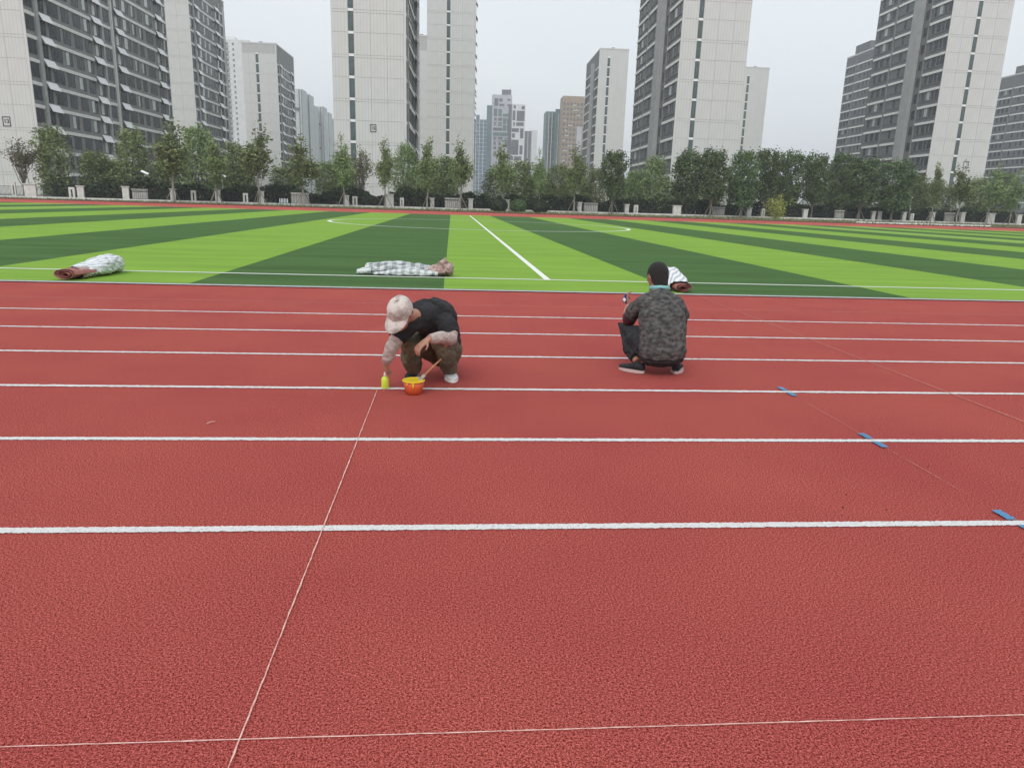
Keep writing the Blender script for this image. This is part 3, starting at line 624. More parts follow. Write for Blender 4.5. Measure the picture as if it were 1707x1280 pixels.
TREES = [('S', -57.4, 106.3, 8.0, 5.3, 'sparse brownish vase-shaped tree before the pale end wall at far left'),
('W', -54.2, 107.9, 9.5, 5.4, 'feathery green tree at the near corner of tower 13'),
('W', -49.5, 109.9, 6.8, 5.1, 'lower feathery tree behind the two close fence pillars at left'),
('W', -44.4, 110.0, 9.7, 5.4, 'feathery tree left of the solar lamp beside the left lattice panel'),
('P', -36.7, 102.6, 10.7, 6.0, 'tallest leftmost staked poplar, before the far end of tower 13'),
('W', -36.4, 112.6, 10.5, 6.1, 'large feathery tree right behind the leftmost staked poplar'),
('P', -31.5, 103.6, 8.9, 4.2, 'second staked poplar from the left, slim with an upright trunk'),
('W', -30.8, 111.8, 8.5, 5.6, 'feathery tree between the second and third staked poplars'),
('P', -26.2, 104.8, 10.9, 5.1, 'tall staked poplar standing before the roofed mid-distance tower'),
('P', -20.5, 105.9, 9.4, 5.0, 'staked poplar standing at the lattice wall panel left of tower 15'),
('W', -18.5, 113.4, 6.6, 3.9, 'small feathery tree left of the base of tower 15'),
('P', -15.1, 107.1, 10.2, 3.4, 'narrow poplar before the left stair windows of tower 15'),
('S', -13.6, 114.4, 9.2, 4.5, 'bare-stemmed twiggy tree before the end wall of tower 15'),
('P', -9.5, 108.2, 10.1, 3.1, 'narrow sparse poplar below the number 15'),
('W', -7.0, 114.7, 9.4, 4.6, 'yellowish feathery tree at the right corner of tower 15'),
('P', -3.5, 109.5, 10.3, 3.7, 'slim poplar between tower 15 and the narrow tower behind it'),
('W', -1.1, 118.0, 7.9, 5.6, 'low wide feathery tree below the narrow tower behind 15'),
('P', 1.3, 110.5, 10.5, 3.9, 'full poplar at the right corner of the narrow tower behind 15'),
('P', 7.6, 111.8, 10.0, 4.1, 'two-tipped poplar before the far lilac tower'),
('W', 11.3, 120.5, 7.9, 5.4, 'feathery tree above the round clipped bushes'),
('P', 13.2, 112.9, 9.6, 2.5, 'thin wispy poplar against the sky in the far centre gap'),
('W', 17.3, 121.8, 7.8, 4.9, 'feathery tree before the far teal tower'),
('P', 18.7, 114.1, 10.6, 3.9, 'poplar before the far brown tower'),
('W', 23.9, 124.2, 7.4, 4.0, 'small feathery tree left of the first dense dark tree'),
('D', 25.0, 115.4, 9.7, 3.9, 'leftmost dense dark tree, oval on wooden stakes'),
('W', 30.4, 124.5, 7.1, 4.1, 'low feathery tree at the left foot of the big tower right of centre'),
('W', 33.5, 123.2, 9.4, 5.2, 'greyish feathery tree before the dark side of the big tower right of centre'),
('D', 39.0, 122.3, 10.8, 5.4, 'broad dense tree below the stair windows of the big tower right of centre'),
('D', 42.1, 119.0, 10.8, 4.5, 'dense staked tree before the pale end wall hiding the number sign'),
('S', 47.8, 126.1, 7.5, 3.7, 'small twiggy tree against the right foot of the pale end wall'),
('D', 47.7, 120.1, 10.7, 4.8, 'dense tree leafy to the ground, first of the dark row at right'),
('D', 52.8, 123.2, 11.4, 4.5, 'second tree of the dark row, before the far pale tower'),
('D', 58.2, 126.3, 11.6, 4.8, 'third tree of the dark row, behind the yellow shrub'),
('D', 62.3, 125.2, 11.2, 4.6, 'fourth tree of the dark row against open sky'),
('D', 68.2, 128.4, 11.6, 4.7, 'fifth tree of the dark row above the reddish wall panel'),
('D', 72.1, 127.2, 11.0, 5.7, 'sixth tree of the dark row, before the far slate tower'),
('D', 77.6, 126.3, 10.8, 6.1, 'rightmost and widest tree of the dark row with a thick dark trunk'),
('W', 86.9, 134.3, 9.0, 5.0, 'feathery tree right after the end of the dark row'),
('P', 86.3, 128.2, 10.8, 3.5, 'slender poplar at the corner of the large right-hand tower'),
('P', 92.2, 129.4, 11.0, 5.2, 'poplar with two leading stems before the large tower number frame'),
('W', 103.6, 140.7, 8.9, 4.8, 'feathery tree behind the second-last poplar on the right'),
('P', 98.8, 130.7, 11.1, 4.4, 'poplar leaning right in the gap beside the large right-hand tower'),
('W', 110.1, 142.1, 10.0, 6.0, 'feathery tree before the tower at the right edge'),
('P', 104.4, 131.9, 10.3, 4.0, 'last staked poplar beside the right edge of the view')]
cnt = {}
for k_, x, y, h, wd, lb in TREES:
    i = cnt.get(k_, 0); cnt[k_] = i + 1; tm, lm = VAR[k_][i % len(VAR[k_])]
    root = empty(NM[k_], (x, y, -.02), rng.uniform(0, 6.28)); sc = wd / WN[k_]; root.scale = (sc, sc, h / 9.9); tag(root, lb, 'tree', GR[k_])
    if 'leaning' in lb: root.rotation_euler = (0, R(7), .3)
    new('trunk', tm, root); new('crown', lm, root)
    if k_ == 'P' or (k_ == 'D' and i in (0, 2, 3, 8)): s_ = new('support_stakes', STK[i % 2], root); s_.scale = (1 / sc, 1 / sc, 9.9 / h)
# farther, lower trees filling the belt behind the fence
BGL = ['leftmost', 'second', 'third', 'fourth', 'fifth', 'sixth', 'seventh', 'eighth', 'ninth', 'tenth', 'eleventh', 'twelfth', 'thirteenth', 'fourteenth', 'fifteenth', 'sixteenth', 'seventeenth', 'eighteenth', 'nineteenth', 'twentieth', 'last']
for i in range(21):
    x = -48.5 + 7.9 * i + (4.5 if i == 5 else 0); tm, lm = VAR['W'][(i * 3 + 1) % 4]
    root = empty('background_tree', (x + rng.uniform(-1, 1), 124 + .208 * x + rng.uniform(-1, 2), -.02), rng.uniform(0, 6)); h = rng.uniform(5.6, 7.6); root.scale = (1.5, 1.5, h / 9.9)
    tag(root, f'low bushy tree in the back row behind the fence, {BGL[i]} from the left', 'tree', 'low back row of bushy trees')
    new('trunk', tm, root); new('crown', lm, root)
# yellow shrub
c = [(rng.normal() * .75, rng.normal() * .7, abs(rng.normal() * .9 + 1.7)) for _ in range(60)]
root = empty('yellow_shrub', (53.4, 119.4, -.02)); tag(root, 'yellow-green shrub glowing among the dark trees at right', 'shrub')
b = MB()
for i in range(6): limb(b, (rng.normal() * .1, rng.normal() * .1, 0), (rng.normal() * .7, rng.normal() * .6, rng.uniform(2, 3.2)), .04, .012, 4, .3, 5)
new('stems', b.mesh('stems', M_BARK), root); new('crown', leaves('crown', clusters(c, 1500, .3, 1.3), .17, L_Y), root)
# dark undergrowth behind the iron bars
N = 56000; X = rng.uniform(-52.5, 115, N); t = rng.random(N)
hh = 2.4 + 1.5 * np.array([noise.noise(Vector((x * .23, 3.1, 0))) for x in X]) + .5 * np.array([noise.noise(Vector((x * .9, 8.1, 0))) for x in X])
Z = rng.random(N) ** .8 * hh; Yv = 112.2 + .208 * X + 1.2 + rng.random(N) * 3.0
o = new('undergrowth', leaves('undergrowth', np.stack([X, Yv, Z], 1), .27, L_B)); tag(o, 'dark tangled undergrowth and hedge behind the iron fence', 'undergrowth', kind='stuff')
# grassy verge plants
N = 16000; X = rng.uniform(-60, 112, N); Yv = 96.4 + rng.random(N) * (112.2 + .208 * X - .4 - 96.4); Z = rng.random(N) * .16
o = new('verge_plants', leaves('verge_plants', np.stack([X, Yv, Z], 1), .16, leaf_mat('verge_leaf', (.12, .13, .055), (.25, .25, .12)))); tag(o, 'low weedy ground cover on the verge between track and fence', 'ground cover', kind='stuff')
# clipped round bushes
for i, (x, y, r0, lb, ml) in enumerate([(6.8, 109.4, 1.35, 'left of the three clipped round bushes, darkest and broadest', L_B), (9.75, 110.0, 1.25, 'middle clipped round bush, lighter olive green', L_D), (13.1, 110.6, 1.3, 'right of the three clipped round bushes, touching a pillar', L_B)]):
    n_ = 3600; d = rng.normal(size=(n_, 3)); d /= np.linalg.norm(d, axis=1)[:, None]; rr_ = r0 * rng.uniform(.86, 1.03, n_)[:, None]; C = d * rr_ * (1, 1, .78) + (0, 0, r0 * .72)
    C = C[C[:, 2] > 0]
    root = empty('round_bush', (x, y, -.02)); tag(root, lb, 'bush', 'clipped round bushes by the fence')
    new('leaf_shell', leaves('leaf_shell', C, .13, ml), root); new('core', MB().ball((0, 0, r0 * .72), (r0 * .84, r0 * .84, r0 * .66), n=14).mesh('core', M_BARK, True), root)
# lamps
M_POLE = mat('lamp_pole', (.42, .43, .42), rough=.5)
def solar_lamp(x, y, lb, h=3.9, head='panel'):
    r = empty('solar_lamp', (x, y, -.02)); tag(r, lb, 'lamp', 'slim garden lamps behind the fence')
    new('pole', MB().tube([(0, 0, 0), (0, 0, h)], .05, 8).mesh('pole', M_POLE), r)
    if head == 'panel':
        o = new('solar_panel', MB().box(-.5, .5, -.2, .2, -.03, .03).mesh('solar_panel', M_AWN), r, (0, 0, h)); o.rotation_euler = (R(30), R(24), 0)
        new('lamp_head', MB().box(-.1, .45, -.09, .09, h - .5, h - .42).mesh('lamp_head', M_POLE), r)
    else:
        new('cross_arm', MB().box(-.35, .35, -.04, .04, h - .1, h - .03).mesh('cross_arm', M_POLE), r)
        new('lamp_head', MB().box(-.15, .15, -.12, .12, h, h + .12).mesh('lamp_head', M_AWN), r); new('control_box', MB().box(-.12, .12, -.2, -.06, h * .5, h * .5 + .4).mesh('control_box', M_POLE), r)
solar_lamp(-41.6, 106.4, 'solar lamp with tilted panel beside the left lattice panel')
solar_lamp(-32.0, 108.5, 'solar lamp behind the second staked poplar')
solar_lamp(-9.2, 110.9, 'white pole rising behind the wide pillar below tower 15', 4.3, 'arm')
solar_lamp(83.3, 130.2, 'small lamp pole right of the dark row of trees', 4.4, 'arm')
# teal bin with white rails at fence foot
M_TB = mat('teal_plastic', (.02, .13, .12), (.03, .17, .15), rough=.5)
r = empty('teal_bench', (-22.9, 104.6, -.02), FA); tag(r, 'low teal bench with a white slatted back by the fence', 'bench')
new('seat', MB().box(-1.0, 1.0, -.2, .2, .38, .46).mesh('seat', M_TB), r)
for x in (-.9, .82): new('leg', MB().box(x, x + .08, -.18, .18, 0, .38).mesh('leg', M_TB), r)
for i in range(6): new('slat', boxm(.09, .03, .55, M_AWN, 'slat'), r, (-.55 + i * .2, .17, .46))
b = MB().box(0, 21.2, -.12, .12, .0, .22)
r = new('white_kerb_rail', b.mesh('white_kerb_rail', M_AWN), None, (57.2, 101.3, .0)); r.rotation_euler = (0, 0, math.atan(.06)); tag(r, 'long low white rail lying on the verge below the dark trees', 'rail')

# ------------------------------------------------------------------ rolled tarps
def stripe_mat(name, a, b_, n1, n2=0, c=None, rough=.55):
    def ex(n, l, vec, col):
        uv = n.new('ShaderNodeUVMap'); sp = n.new('ShaderNodeSeparateXYZ'); l.new(uv.outputs[0], sp.inputs[0])
        def stripe(sock, f, w0):
            m1 = n.new('ShaderNodeMath'); m1.operation = 'MULTIPLY'; m1.inputs[1].default_value = f; l.new(sock, m1.inputs[0])
            m2 = n.new('ShaderNodeMath'); m2.operation = 'FRACT'; l.new(m1.outputs[0], m2.inputs[0])
            m3 = n.new('ShaderNodeMath'); m3.operation = 'GREATER_THAN'; m3.inputs[1].default_value = w0; l.new(m2.outputs[0], m3.inputs[0]); return m3.outputs[0]
        f = stripe(sp.outputs['X'], n1, .55)
        if n2:
            g = stripe(sp.outputs['Y'], n2, .55); ad = n.new('ShaderNodeMath'); ad.operation = 'ADD'; l.new(f, ad.inputs[0]); l.new(g, ad.inputs[1]); hf = n.new('ShaderNodeMath'); hf.operation = 'MULTIPLY'; hf.inputs[1].default_value = .5; l.new(ad.outputs[0], hf.inputs[0]); f = hf.outputs[0]
        m = n.new('ShaderNodeMix'); m.data_type = 'RGBA'; l.new(f, m.inputs['Factor']); l.new(col, m.inputs['A']); m.inputs['B'].default_value = (*b_, 1); return m.outputs['Result']
    return mat(name, a, tuple(x * 1.1 for x in a), scale=20, rough=rough, bump=.5, bscale=25, extra=ex)
M_STRIPE = stripe_mat('striped_tarp', (.70, .73, .75), (.13, .17, .19), .01, 12.0)
M_CHECK = stripe_mat('chequered_tarp', (.62, .64, .64), (.22, .25, .27), 8.0, 6.0)
M_RED = mat('red_tarp_lining', (.24, .085, .07), (.34, .13, .105), scale=8, rough=.6, bump=.5, bscale=20)
M_PINK = mat('dusty_pink_tarp', (.26, .15, .13), (.50, .38, .35), scale=14, contrast=(.4, .6), rough=.6, bump=.5, bscale=20)
def tarp_tube(name, spine, wid, hei, m, n=64, seg=90, fold=.12, seed=0, lobes=0, twist=0, open0=False, open1=False, thick=.012):
    """flattened hollow tube resting on the ground along spine; wid/hei given at points 0..1"""
    sp = [Vector(p) for p in spine]
    def at(t, arr): t *= len(arr) - 1; i = min(int(t), len(arr) - 2); return arr[i] * (1 - (t - i)) + arr[i + 1] * (t - i)
    V = []; UV = []; L = sum((sp[i + 1] - sp[i]).length for i in range(len(sp) - 1))
    for i in range(seg + 1):
        t = i / seg; c = at(t, sp); c2 = at(min(1, t + .02), sp); c1 = at(max(0, t - .02), sp); T = (c2 - c1).normalized(); Sd = Vector((T.y, -T.x, 0)).normalized()
        w_, h_ = at(t, wid), at(t, hei)
        for j in range(n):
            q = 2 * math.pi * j / n; cs_, sn = math.cos(q), math.sin(q); e = .75
            x = w_ / 2 * math.copysign(abs(cs_) ** e, cs_); z = h_ / 2 * math.copysign(abs(sn) ** e, sn)
            P3 = Vector((x * 5, t * L * 3.2, z * 5 + seed * 9)); dn = noise.noise(P3) * fold + noise.noise(P3 * 3.1) * fold * .45
            fr = math.sin(t * L * 26 + q * 2.0 + seed) * fold * .12
            cre = (1 - abs(noise.noise(P3 * 1.3 + Vector((3, 1, 7))))) ** 7 + .6 * (1 - abs(noise.noise(P3 * 2.9 + Vector((9, 4, 2))))) ** 8
            k_ = 1 + dn + fr - cre * fold * .55
            if lobes and sn > 0: k_ *= 1 - lobes * math.exp(-((x / (w_ * .13)) ** 2))
            p_ = c + Sd * (x * k_) + Vector((0, 0, max(.004, h_ / 2 + z * k_))); V.append(p_); UV.append((t * L, j / n * (w_ + h_) * 1.6 + t * L * twist))
    F = []; U = []
    for i in range(seg):
        for j in range(n):
            j2 = (j + 1) % n; F.append((i * n + j, i * n + j2, (i + 1) * n + j2, (i + 1) * n + j)); u2 = UV[i * n + j2][1] if j2 else (w_ + h_) * 1.6 + i / seg * L * twist
            U += [UV[i * n + j], (UV[i * n + j][0], u2), (UV[(i + 1) * n + j][0], u2), UV[(i + 1) * n + j]]
    if not open0: F.append(tuple(reversed(range(n)))); U += [(0, 0)] * n
    if not open1: F.append(tuple(seg * n + j for j in range(n))); U += [(0, 0)] * n
    me = bpy.data.meshes.new(name); me.from_pydata([tuple(v) for v in V], [], F); me.materials.append(m); uv = me.uv_layers.new(name='UVMap')
    for i, u in enumerate(U): uv.data[i].uv = u
    me.polygons.foreach_set('use_smooth', [True] * len(me.polygons)); me.update()
    return me
def spiral(name, p0, p1, wid, hei, m, turns=2.6, th=.012, n=90):
    p0, p1 = Vector(p0), Vector(p1); T = (p1 - p0).normalized(); Sd = Vector((T.y, -T.x, 0)).normalized(); V = []; F = []
    for e, p_ in enumerate((p0, (p0 + p1) / 2, p1)):
        for i in range(n):
            q = 2 * math.pi * turns * i / (n - 1); r_ = 1 - .72 * i / (n - 1)
            for s_ in (0, th):
                rr_ = r_ - s_ / wid * 2; V.append(p_ + Sd * (wid / 2 * rr_ * math.cos(q)) + Vector((0, 0, hei / 2 + hei / 2 * rr_ * math.sin(q) * (1 + .1 * math.sin(3 * q + e)))) + T * (.02 * math.sin(q * 1.3)))
    for e in range(2):
        for i in range(n - 1):
            a = (e * n + i) * 2; b_ = (e * n + i + 1) * 2; c_ = ((e + 1) * n + i) * 2; d_ = ((e + 1) * n + i + 1) * 2
            F += [(a, b_, d_, c_), (a + 1, c_ + 1, d_ + 1, b_ + 1)]
    for e in (0, 2):
        for i in range(n - 1): a = (e * n + i) * 2; F.append((a, a + 1, a + 3, a + 2))
    return pyd(name, V, F, m, smooth=True)
# left bundle: striped white sheet over a red roll
r = empty('rolled_tarp', (0, 0, .018)); tag(r, 'rolled white striped tarp with its red lining showing, leftmost on the touchline', 'rolled tarp', 'rolled tarps lying along the near touchline')
new('lining', spiral('lining', (-6.02, 11.94, .0), (-5.93, 12.45, 0), .38, .18, M_RED), r)
new('inner_fold', tarp_tube('inner_fold', [(-5.99, 12.15, 0), (-5.93, 12.5, 0)], [.36, .32], [.18, .18], M_PINK, seed=5, open0=True), r)
new('cover', tarp_tube('cover', [(-5.98, 12.30, 0), (-5.86, 12.8, 0), (-5.86, 13.2, 0), (-5.92, 13.5, 0)], [.36, .44, .42, .42, .38, .24], [.18, .25, .31, .33, .28, .13], M_STRIPE, seed=1, open0=True, fold=.20, twist=.45), r)
# middle bundle: chequered
r = empty('rolled_tarp', (0, 0, .018)); tag(r, 'long flat chequered grey tarp roll with a dusty pink end, middle of the touchline', 'rolled tarp', 'rolled tarps lying along the near touchline')
new('cover', tarp_tube('cover', [(-1.60, 13.98, 0), (-1.1, 13.95, 0), (-.5, 13.95, 0), (-.28, 13.95, 0)], [.30, .36, .36, .34, .3], [.21, .25, .23, .20, .17], M_CHECK, seed=2, fold=.34, lobes=.3), r)
new('front_fold', tarp_tube('front_fold', [(-1.42, 13.78, 0), (-.9, 13.74, 0), (-.25, 13.76, 0)], [.12, .22, .24, .2], [.05, .12, .14, .10], M_CHECK, seed=3, fold=.30), r)
new('lining', tarp_tube('lining', [(-.46, 13.9, 0), (-.2, 13.86, 0), (.02, 13.92, 0)], [.22, .36, .40, .20], [.14, .24, .34, .24], M_PINK, seed=4, fold=.42), r)
new('loose_corner', tarp_tube('loose_corner', [(-1.76, 13.92, 0), (-1.5, 13.94, 0)], [.2, .28], [.09, .17], M_STRIPE, seed=6), r)
# right bundle behind the squatting man
r = empty('rolled_tarp', (0, 0, .018)); tag(r, 'rolled white striped tarp partly hidden behind the grey-shirted man', 'rolled tarp', 'rolled tarps lying along the near touchline')
new('lining', spiral('lining', (3.90, 11.98, 0), (3.88, 12.4, 0), .33, .15, M_RED), r)
new('cover', tarp_tube('cover', [(3.88, 12.10, 0), (3.84, 12.6, 0), (3.92, 13.1, 0), (4.0, 13.5, 0)], [.38, .44, .42, .36, .22], [.18, .32, .36, .26, .12], M_STRIPE, seed=8, open0=True, fold=.18, twist=.4), r)

# ------------------------------------------------------------------ people
M_SKIN = mat('skin', (.34, .17, .11), (.42, .22, .15), scale=12, rough=.55)
M_BLACK = mat('black_cloth', (.012, .012, .014), (.022, .022, .025), scale=9, rough=.9, bump=.9, bscale=28)
M_KHAKI = mat('olive_cloth', (.10, .088, .055), (.15, .13, .085), scale=8, rough=.9, bump=.9, bscale=28)
M_CAP = mat('beige_cap_cloth', (.33, .285, .25), (.60, .54, .50), scale=11, detail=5, contrast=(.36, .52), rough=.85, bump=.4, bscale=50)
M_SLEEVE = mat('patterned_sleeve_cloth', (.30, .24, .22), (.50, .42, .38), scale=26, rough=.85, bump=.3, stretch=(1, 1, 3))
M_SHOE = mat('pale_shoe', (.55, .57, .55), (.68, .70, .68), scale=20, rough=.6)
M_SOLE = mat('pink_sole', (.55, .42, .40), (.62, .5, .48), rough=.7)
M_HEATHER = mat('mottled_grey_cloth', (.036, .036, .035), (.125, .122, .118), scale=22, rough=.95, bump=.5, bscale=60, stretch=(1, 1, 1.7), detail=7, contrast=(.38, .66))
M_DPANT = mat('charcoal_cloth', (.014, .016, .019), (.026, .029, .034), scale=9, rough=.9, bump=.9, bscale=28)
M_MAROON = mat('maroon_cloth', (.06, .012, .018), (.09, .02, .028), scale=9, rough=.85)
M_HAIR = mat('black_hair', (.008, .007, .006), (.02, .017, .015), scale=90, rough=.7, bump=.8, bscale=160)
M_TOWEL = mat('teal_collar', (.16, .38, .38), (.24, .48, .47), scale=20, rough=.9)
M_EYE = mat('eye', (.5, .5, .5), rough=.3)
def basis(fwd, up):
    f = Vector(fwd).normalized(); u = Vector(up); u = (u - f * u.dot(f)).normalized(); x = f.cross(u).normalized(); return Matrix((x, f, u)).transposed()   # columns: right, forward, up
def head(b, c, B, s=1.0):
    c = Vector(c); W_ = lambda x, y, z: c + B @ (Vector((x, y, z)) * s)
    b.ball(c, (.076 * s, .094 * s, .108 * s), n=24, basis=B)
    b.ball(W_(0, .032, -.055), (.056 * s, .062 * s, .062 * s), n=18, basis=B)        # jaw
    b.ball(W_(0, .066, -.088), (.026 * s, .024 * s, .022 * s), n=12, basis=B)        # chin
    b.tube([W_(0, .092, .015), W_(0, .112, -.02), W_(0, .098, -.034)], [.010 * s, .015 * s, .012 * s], 8)   # nose
    b.ball(W_(0, .094, -.058), (.025 * s, .010 * s, .009 * s), n=10, basis=B)        # lips
    for sx in (-1, 1):
        b.ball(W_(sx * .030, .082, .030), (.022 * s, .012 * s, .008 * s), n=10, basis=B)   # brow
        b.ball(W_(sx * .040, .062, -.015), (.024 * s, .022 * s, .022 * s), n=10, basis=B)  # cheek
        b.ball(W_(sx * .078, -.004, -.008), (.009 * s, .018 * s, .030 * s), n=10, basis=B) # ear
def hand(b, wrist, d, nrm, side, curl=.5, s=1.0, spread=.12):
    """palm plus five separate bent fingers; d: towards the fingers, nrm: back of the hand, side: +1/-1 thumb side"""
    w_ = Vector(wrist); d = Vector(d).normalized(); n_ = Vector(nrm); n_ = (n_ - d * n_.dot(d)).normalized(); x = d.cross(n_).normalized() * side
    b.rings([(w_, x * .024 * s, n_ * .018 * s), (w_ + d * .03 * s, x * .034 * s, n_ * .016 * s), (w_ + d * .085 * s, x * .040 * s, n_ * .013 * s)], 14)
    Ls = [.070, .078, .073, .058]
    for i in range(4):
        off = (1.5 - i) * .0195 * s; p_ = w_ + d * .08 * s + x * off; dd = (d + x * ((1.5 - i) * spread)).normalized(); pts = [p_]; a_ = 0
        for q in range(3):
            a_ += curl * (.55 + .3 * q); v = dd * math.cos(a_) - n_ * math.sin(a_); p_ = p_ + v * Ls[i] * s * (.42, .32, .26)[q]; pts.append(p_)
        b.tube(pts, [.0088 * s, .0082 * s, .0074 * s, .006 * s], 8)
    p_ = w_ + d * .02 * s + x * .026 * s; t1 = p_ + (d * .55 + x * .75 - n_ * .2).normalized() * .038 * s; t2 = t1 + (d * .85 + x * .1 - n_ * (.3 + curl * .3)).normalized() * .032 * s
    b.tube([p_, t1, t2], [.012 * s, .0095 * s, .007 * s], 8)
def shoe(parent, heel, toe, up=(0, 0, 1), mu=None, ms=None, w_=.046, h_=.085):
    a, t = Vector(heel), Vector(toe); d = (t - a); L = d.length; d.normalize(); z = Vector(up); s_ = d.cross(z).normalized(); z = s_.cross(d)
    pr = [(0, .55, .75), (.06, .8, .95), (.22, .92, 1.0), (.42, .86, .85), (.62, 1.05, .62), (.82, 1.02, .5), (.95, .75, .42), (1, .4, .3)]
    b = MB(); b.rings([(a + d * L * t_ + z * (.018 + h_ * hh_ / 2), s_ * w_ * ww_, z * h_ * hh_ / 2) for t_, ww_, hh_ in pr], 16)
    new('shoe', remesh(b.mesh('shoe', mu), 'shoe', .005, mu, smooth=2), parent)
    b = MB(); b.rings([(a + d * L * t_ * 1.02 + z * zz, s_ * w_ * ww_ * 1.1, d * .0001) for t_, ww_ in ((0, 1),) for zz in (0,)], 4) if False else None
    v = []; n = 20
    for zz in (0, .024):
        for i in range(n):
            q = 2 * math.pi * i / n; c_, s2 = math.cos(q), math.sin(q); v.append(a + d * (L / 2 + (L / 2 + .006) * c_) + s_ * (w_ * 1.08 * s2 * (1 - .12 * math.cos(q * 2))) + z * zz)
    f = [tuple(reversed(range(n))), tuple(range(n, 2 * n))] + [(i, (i + 1) % n, n + (i + 1) % n, n + i) for i in range(n)]
    new('sole', pyd('sole', v, f, ms), parent)

# ---- man in the cap
p1 = empty('person', (-.15, 5.62, .004)); tag(p1, 'squatting man in a beige cap and black shirt bending over a paint pail', 'person')
inv = Matrix.Translation(-Vector((-.15, 5.62, .004)))
def world_parts(p):   # children carry world coordinates
    for ch in p.children: ch.matrix_parent_inverse = Matrix.Translation(-p.location)
HB = basis((-.30, -.72, -.62), (-.12, -.5, .86)); HC = Vector((-.362, 5.275, .598))
b = MB(); head(b, HC, HB, 1.0)
b.tube([(-.33, 5.33, .575), (-.27, 5.40, .565), (-.20, 5.47, .53)], [.052, .053, .055], 14)
tors = [((-.055, 5.95, .17), (.125, .0, 0), (0, .10, .05)), ((-.065, 5.86, .30), (.13, 0, 0), (0, .10, .07)), ((-.10, 5.74, .45), (.14, .02, 0), (0, .08, .10)), ((-.13, 5.60, .53), (.16, .05, 0), (0, .06, .12)), ((-.18, 5.48, .555), (.15, .07, 0), (0, .05, .10)), ((-.22, 5.41, .56), (.07, .05, 0), (0, .03, .06))]
b.rings([(Vector(c), Vector(u) * .8, Vector(v) * .8) for c, u, v in tors], 20)
arm_l = [(-.06, 5.48, .53), (-.005, 5.40, .46), (.005, 5.34, .405), (-.07, 5.26, .43), (-.165, 5.20, .425)]
b.tube(arm_l, [.050, .040, .034, .032, .027], 12)
arm_r = [(-.31, 5.40, .50), (-.40, 5.33, .40), (-.435, 5.29, .335), (-.46, 5.30, .26), (-.475, 5.33, .215)]
b.tube(arm_r, [.050, .040, .035, .031, .026], 12)
hand(b, (-.165, 5.20, .425), (-.75, -.35, -.62), (-.5, -.4, .6), -1, curl=.55)
hand(b, (-.475, 5.33, .215), (-.1, .55, -.8), (-.75, -.45, -.2), 1, curl=.9)
leg_l = [(.01, 5.93, .19), (-.035, 5.70, .30), (-.075, 5.46, .345), (-.03, 5.60, .22), (-.01, 5.74, .09)]
leg_r = [(-.11, 5.93, .19), (-.22, 5.70, .30), (-.33, 5.48, .33), (-.31, 5.62, .2), (-.29, 5.74, .09)]
for lg in (leg_l, leg_r): b.tube(lg, [.085, .075, .058, .052, .036], 12)
body = new('body', remesh(b.mesh('body', M_SKIN), 'body', .006, M_SKIN, smooth=3), p1)
# shirt
b = MB(); b.rings([(Vector(c), Vector(u) * 1.12, Vector(v) * 1.15) for c, u, v in tors], 24)
b.tube(arm_l[:2] + [(.008, 5.37, .43)], [.082, .070, .062], 14); b.tube([(-.26, 5.44, .53)] + arm_r[:2], [.09, .082, .066], 14)
b.tube([(-.25, 5.42, .55), (-.16, 5.5, .55)], [.075, .11], 14)
new('shirt', remesh(b.mesh('shirt', M_BLACK), 'shirt', .008, M_BLACK, disp=.030, dscale=.07), p1)
b = MB(); b.tube([(.002, 5.385, .445), (.005, 5.34, .405), (-.07, 5.26, .43), (-.15, 5.21, .427)], [.056, .052, .046, .036], 14)
new('sleeve', remesh(b.mesh('sleeve', M_SLEEVE), 'sleeve', .006, M_SLEEVE, disp=.012, dscale=.04), p1)
b = MB(); b.tube([(-.39, 5.335, .41), (-.435, 5.29, .335), (-.46, 5.30, .26), (-.472, 5.325, .23)], [.055, .050, .043, .036], 14)
new('sleeve', remesh(b.mesh('sleeve', M_SLEEVE), 'sleeve', .006, M_SLEEVE, disp=.012, dscale=.04), p1)
b = MB(); b.rings([((-.05, 5.98, .11), (.13, 0, 0), (0, .10, .05)), ((-.05, 5.96, .2), (.145, 0, 0), (0, .12, .08)), ((-.06, 5.88, .30), (.138, 0, 0), (0, .12, .08))], 20)
b.tube(leg_l[:4] + [(-.005, 5.73, .085)], [.095, .092, .080, .076, .066], 14); b.tube(leg_r[:4] + [(-.29, 5.73, .085)], [.105, .10, .082, .08, .068], 14)
new('trousers', remesh(b.mesh('trousers', M_KHAKI), 'trousers', .007, M_KHAKI, disp=.030, dscale=.06), p1)
shoe(p1, (-.005, 5.83, .004), (.022, 5.60, .004), mu=M_SHOE, ms=M_AWN, h_=.06); shoe(p1, (-.28, 5.85, .004), (-.33, 5.63, .004), mu=M_DPANT, ms=M_AWN, h_=.06)
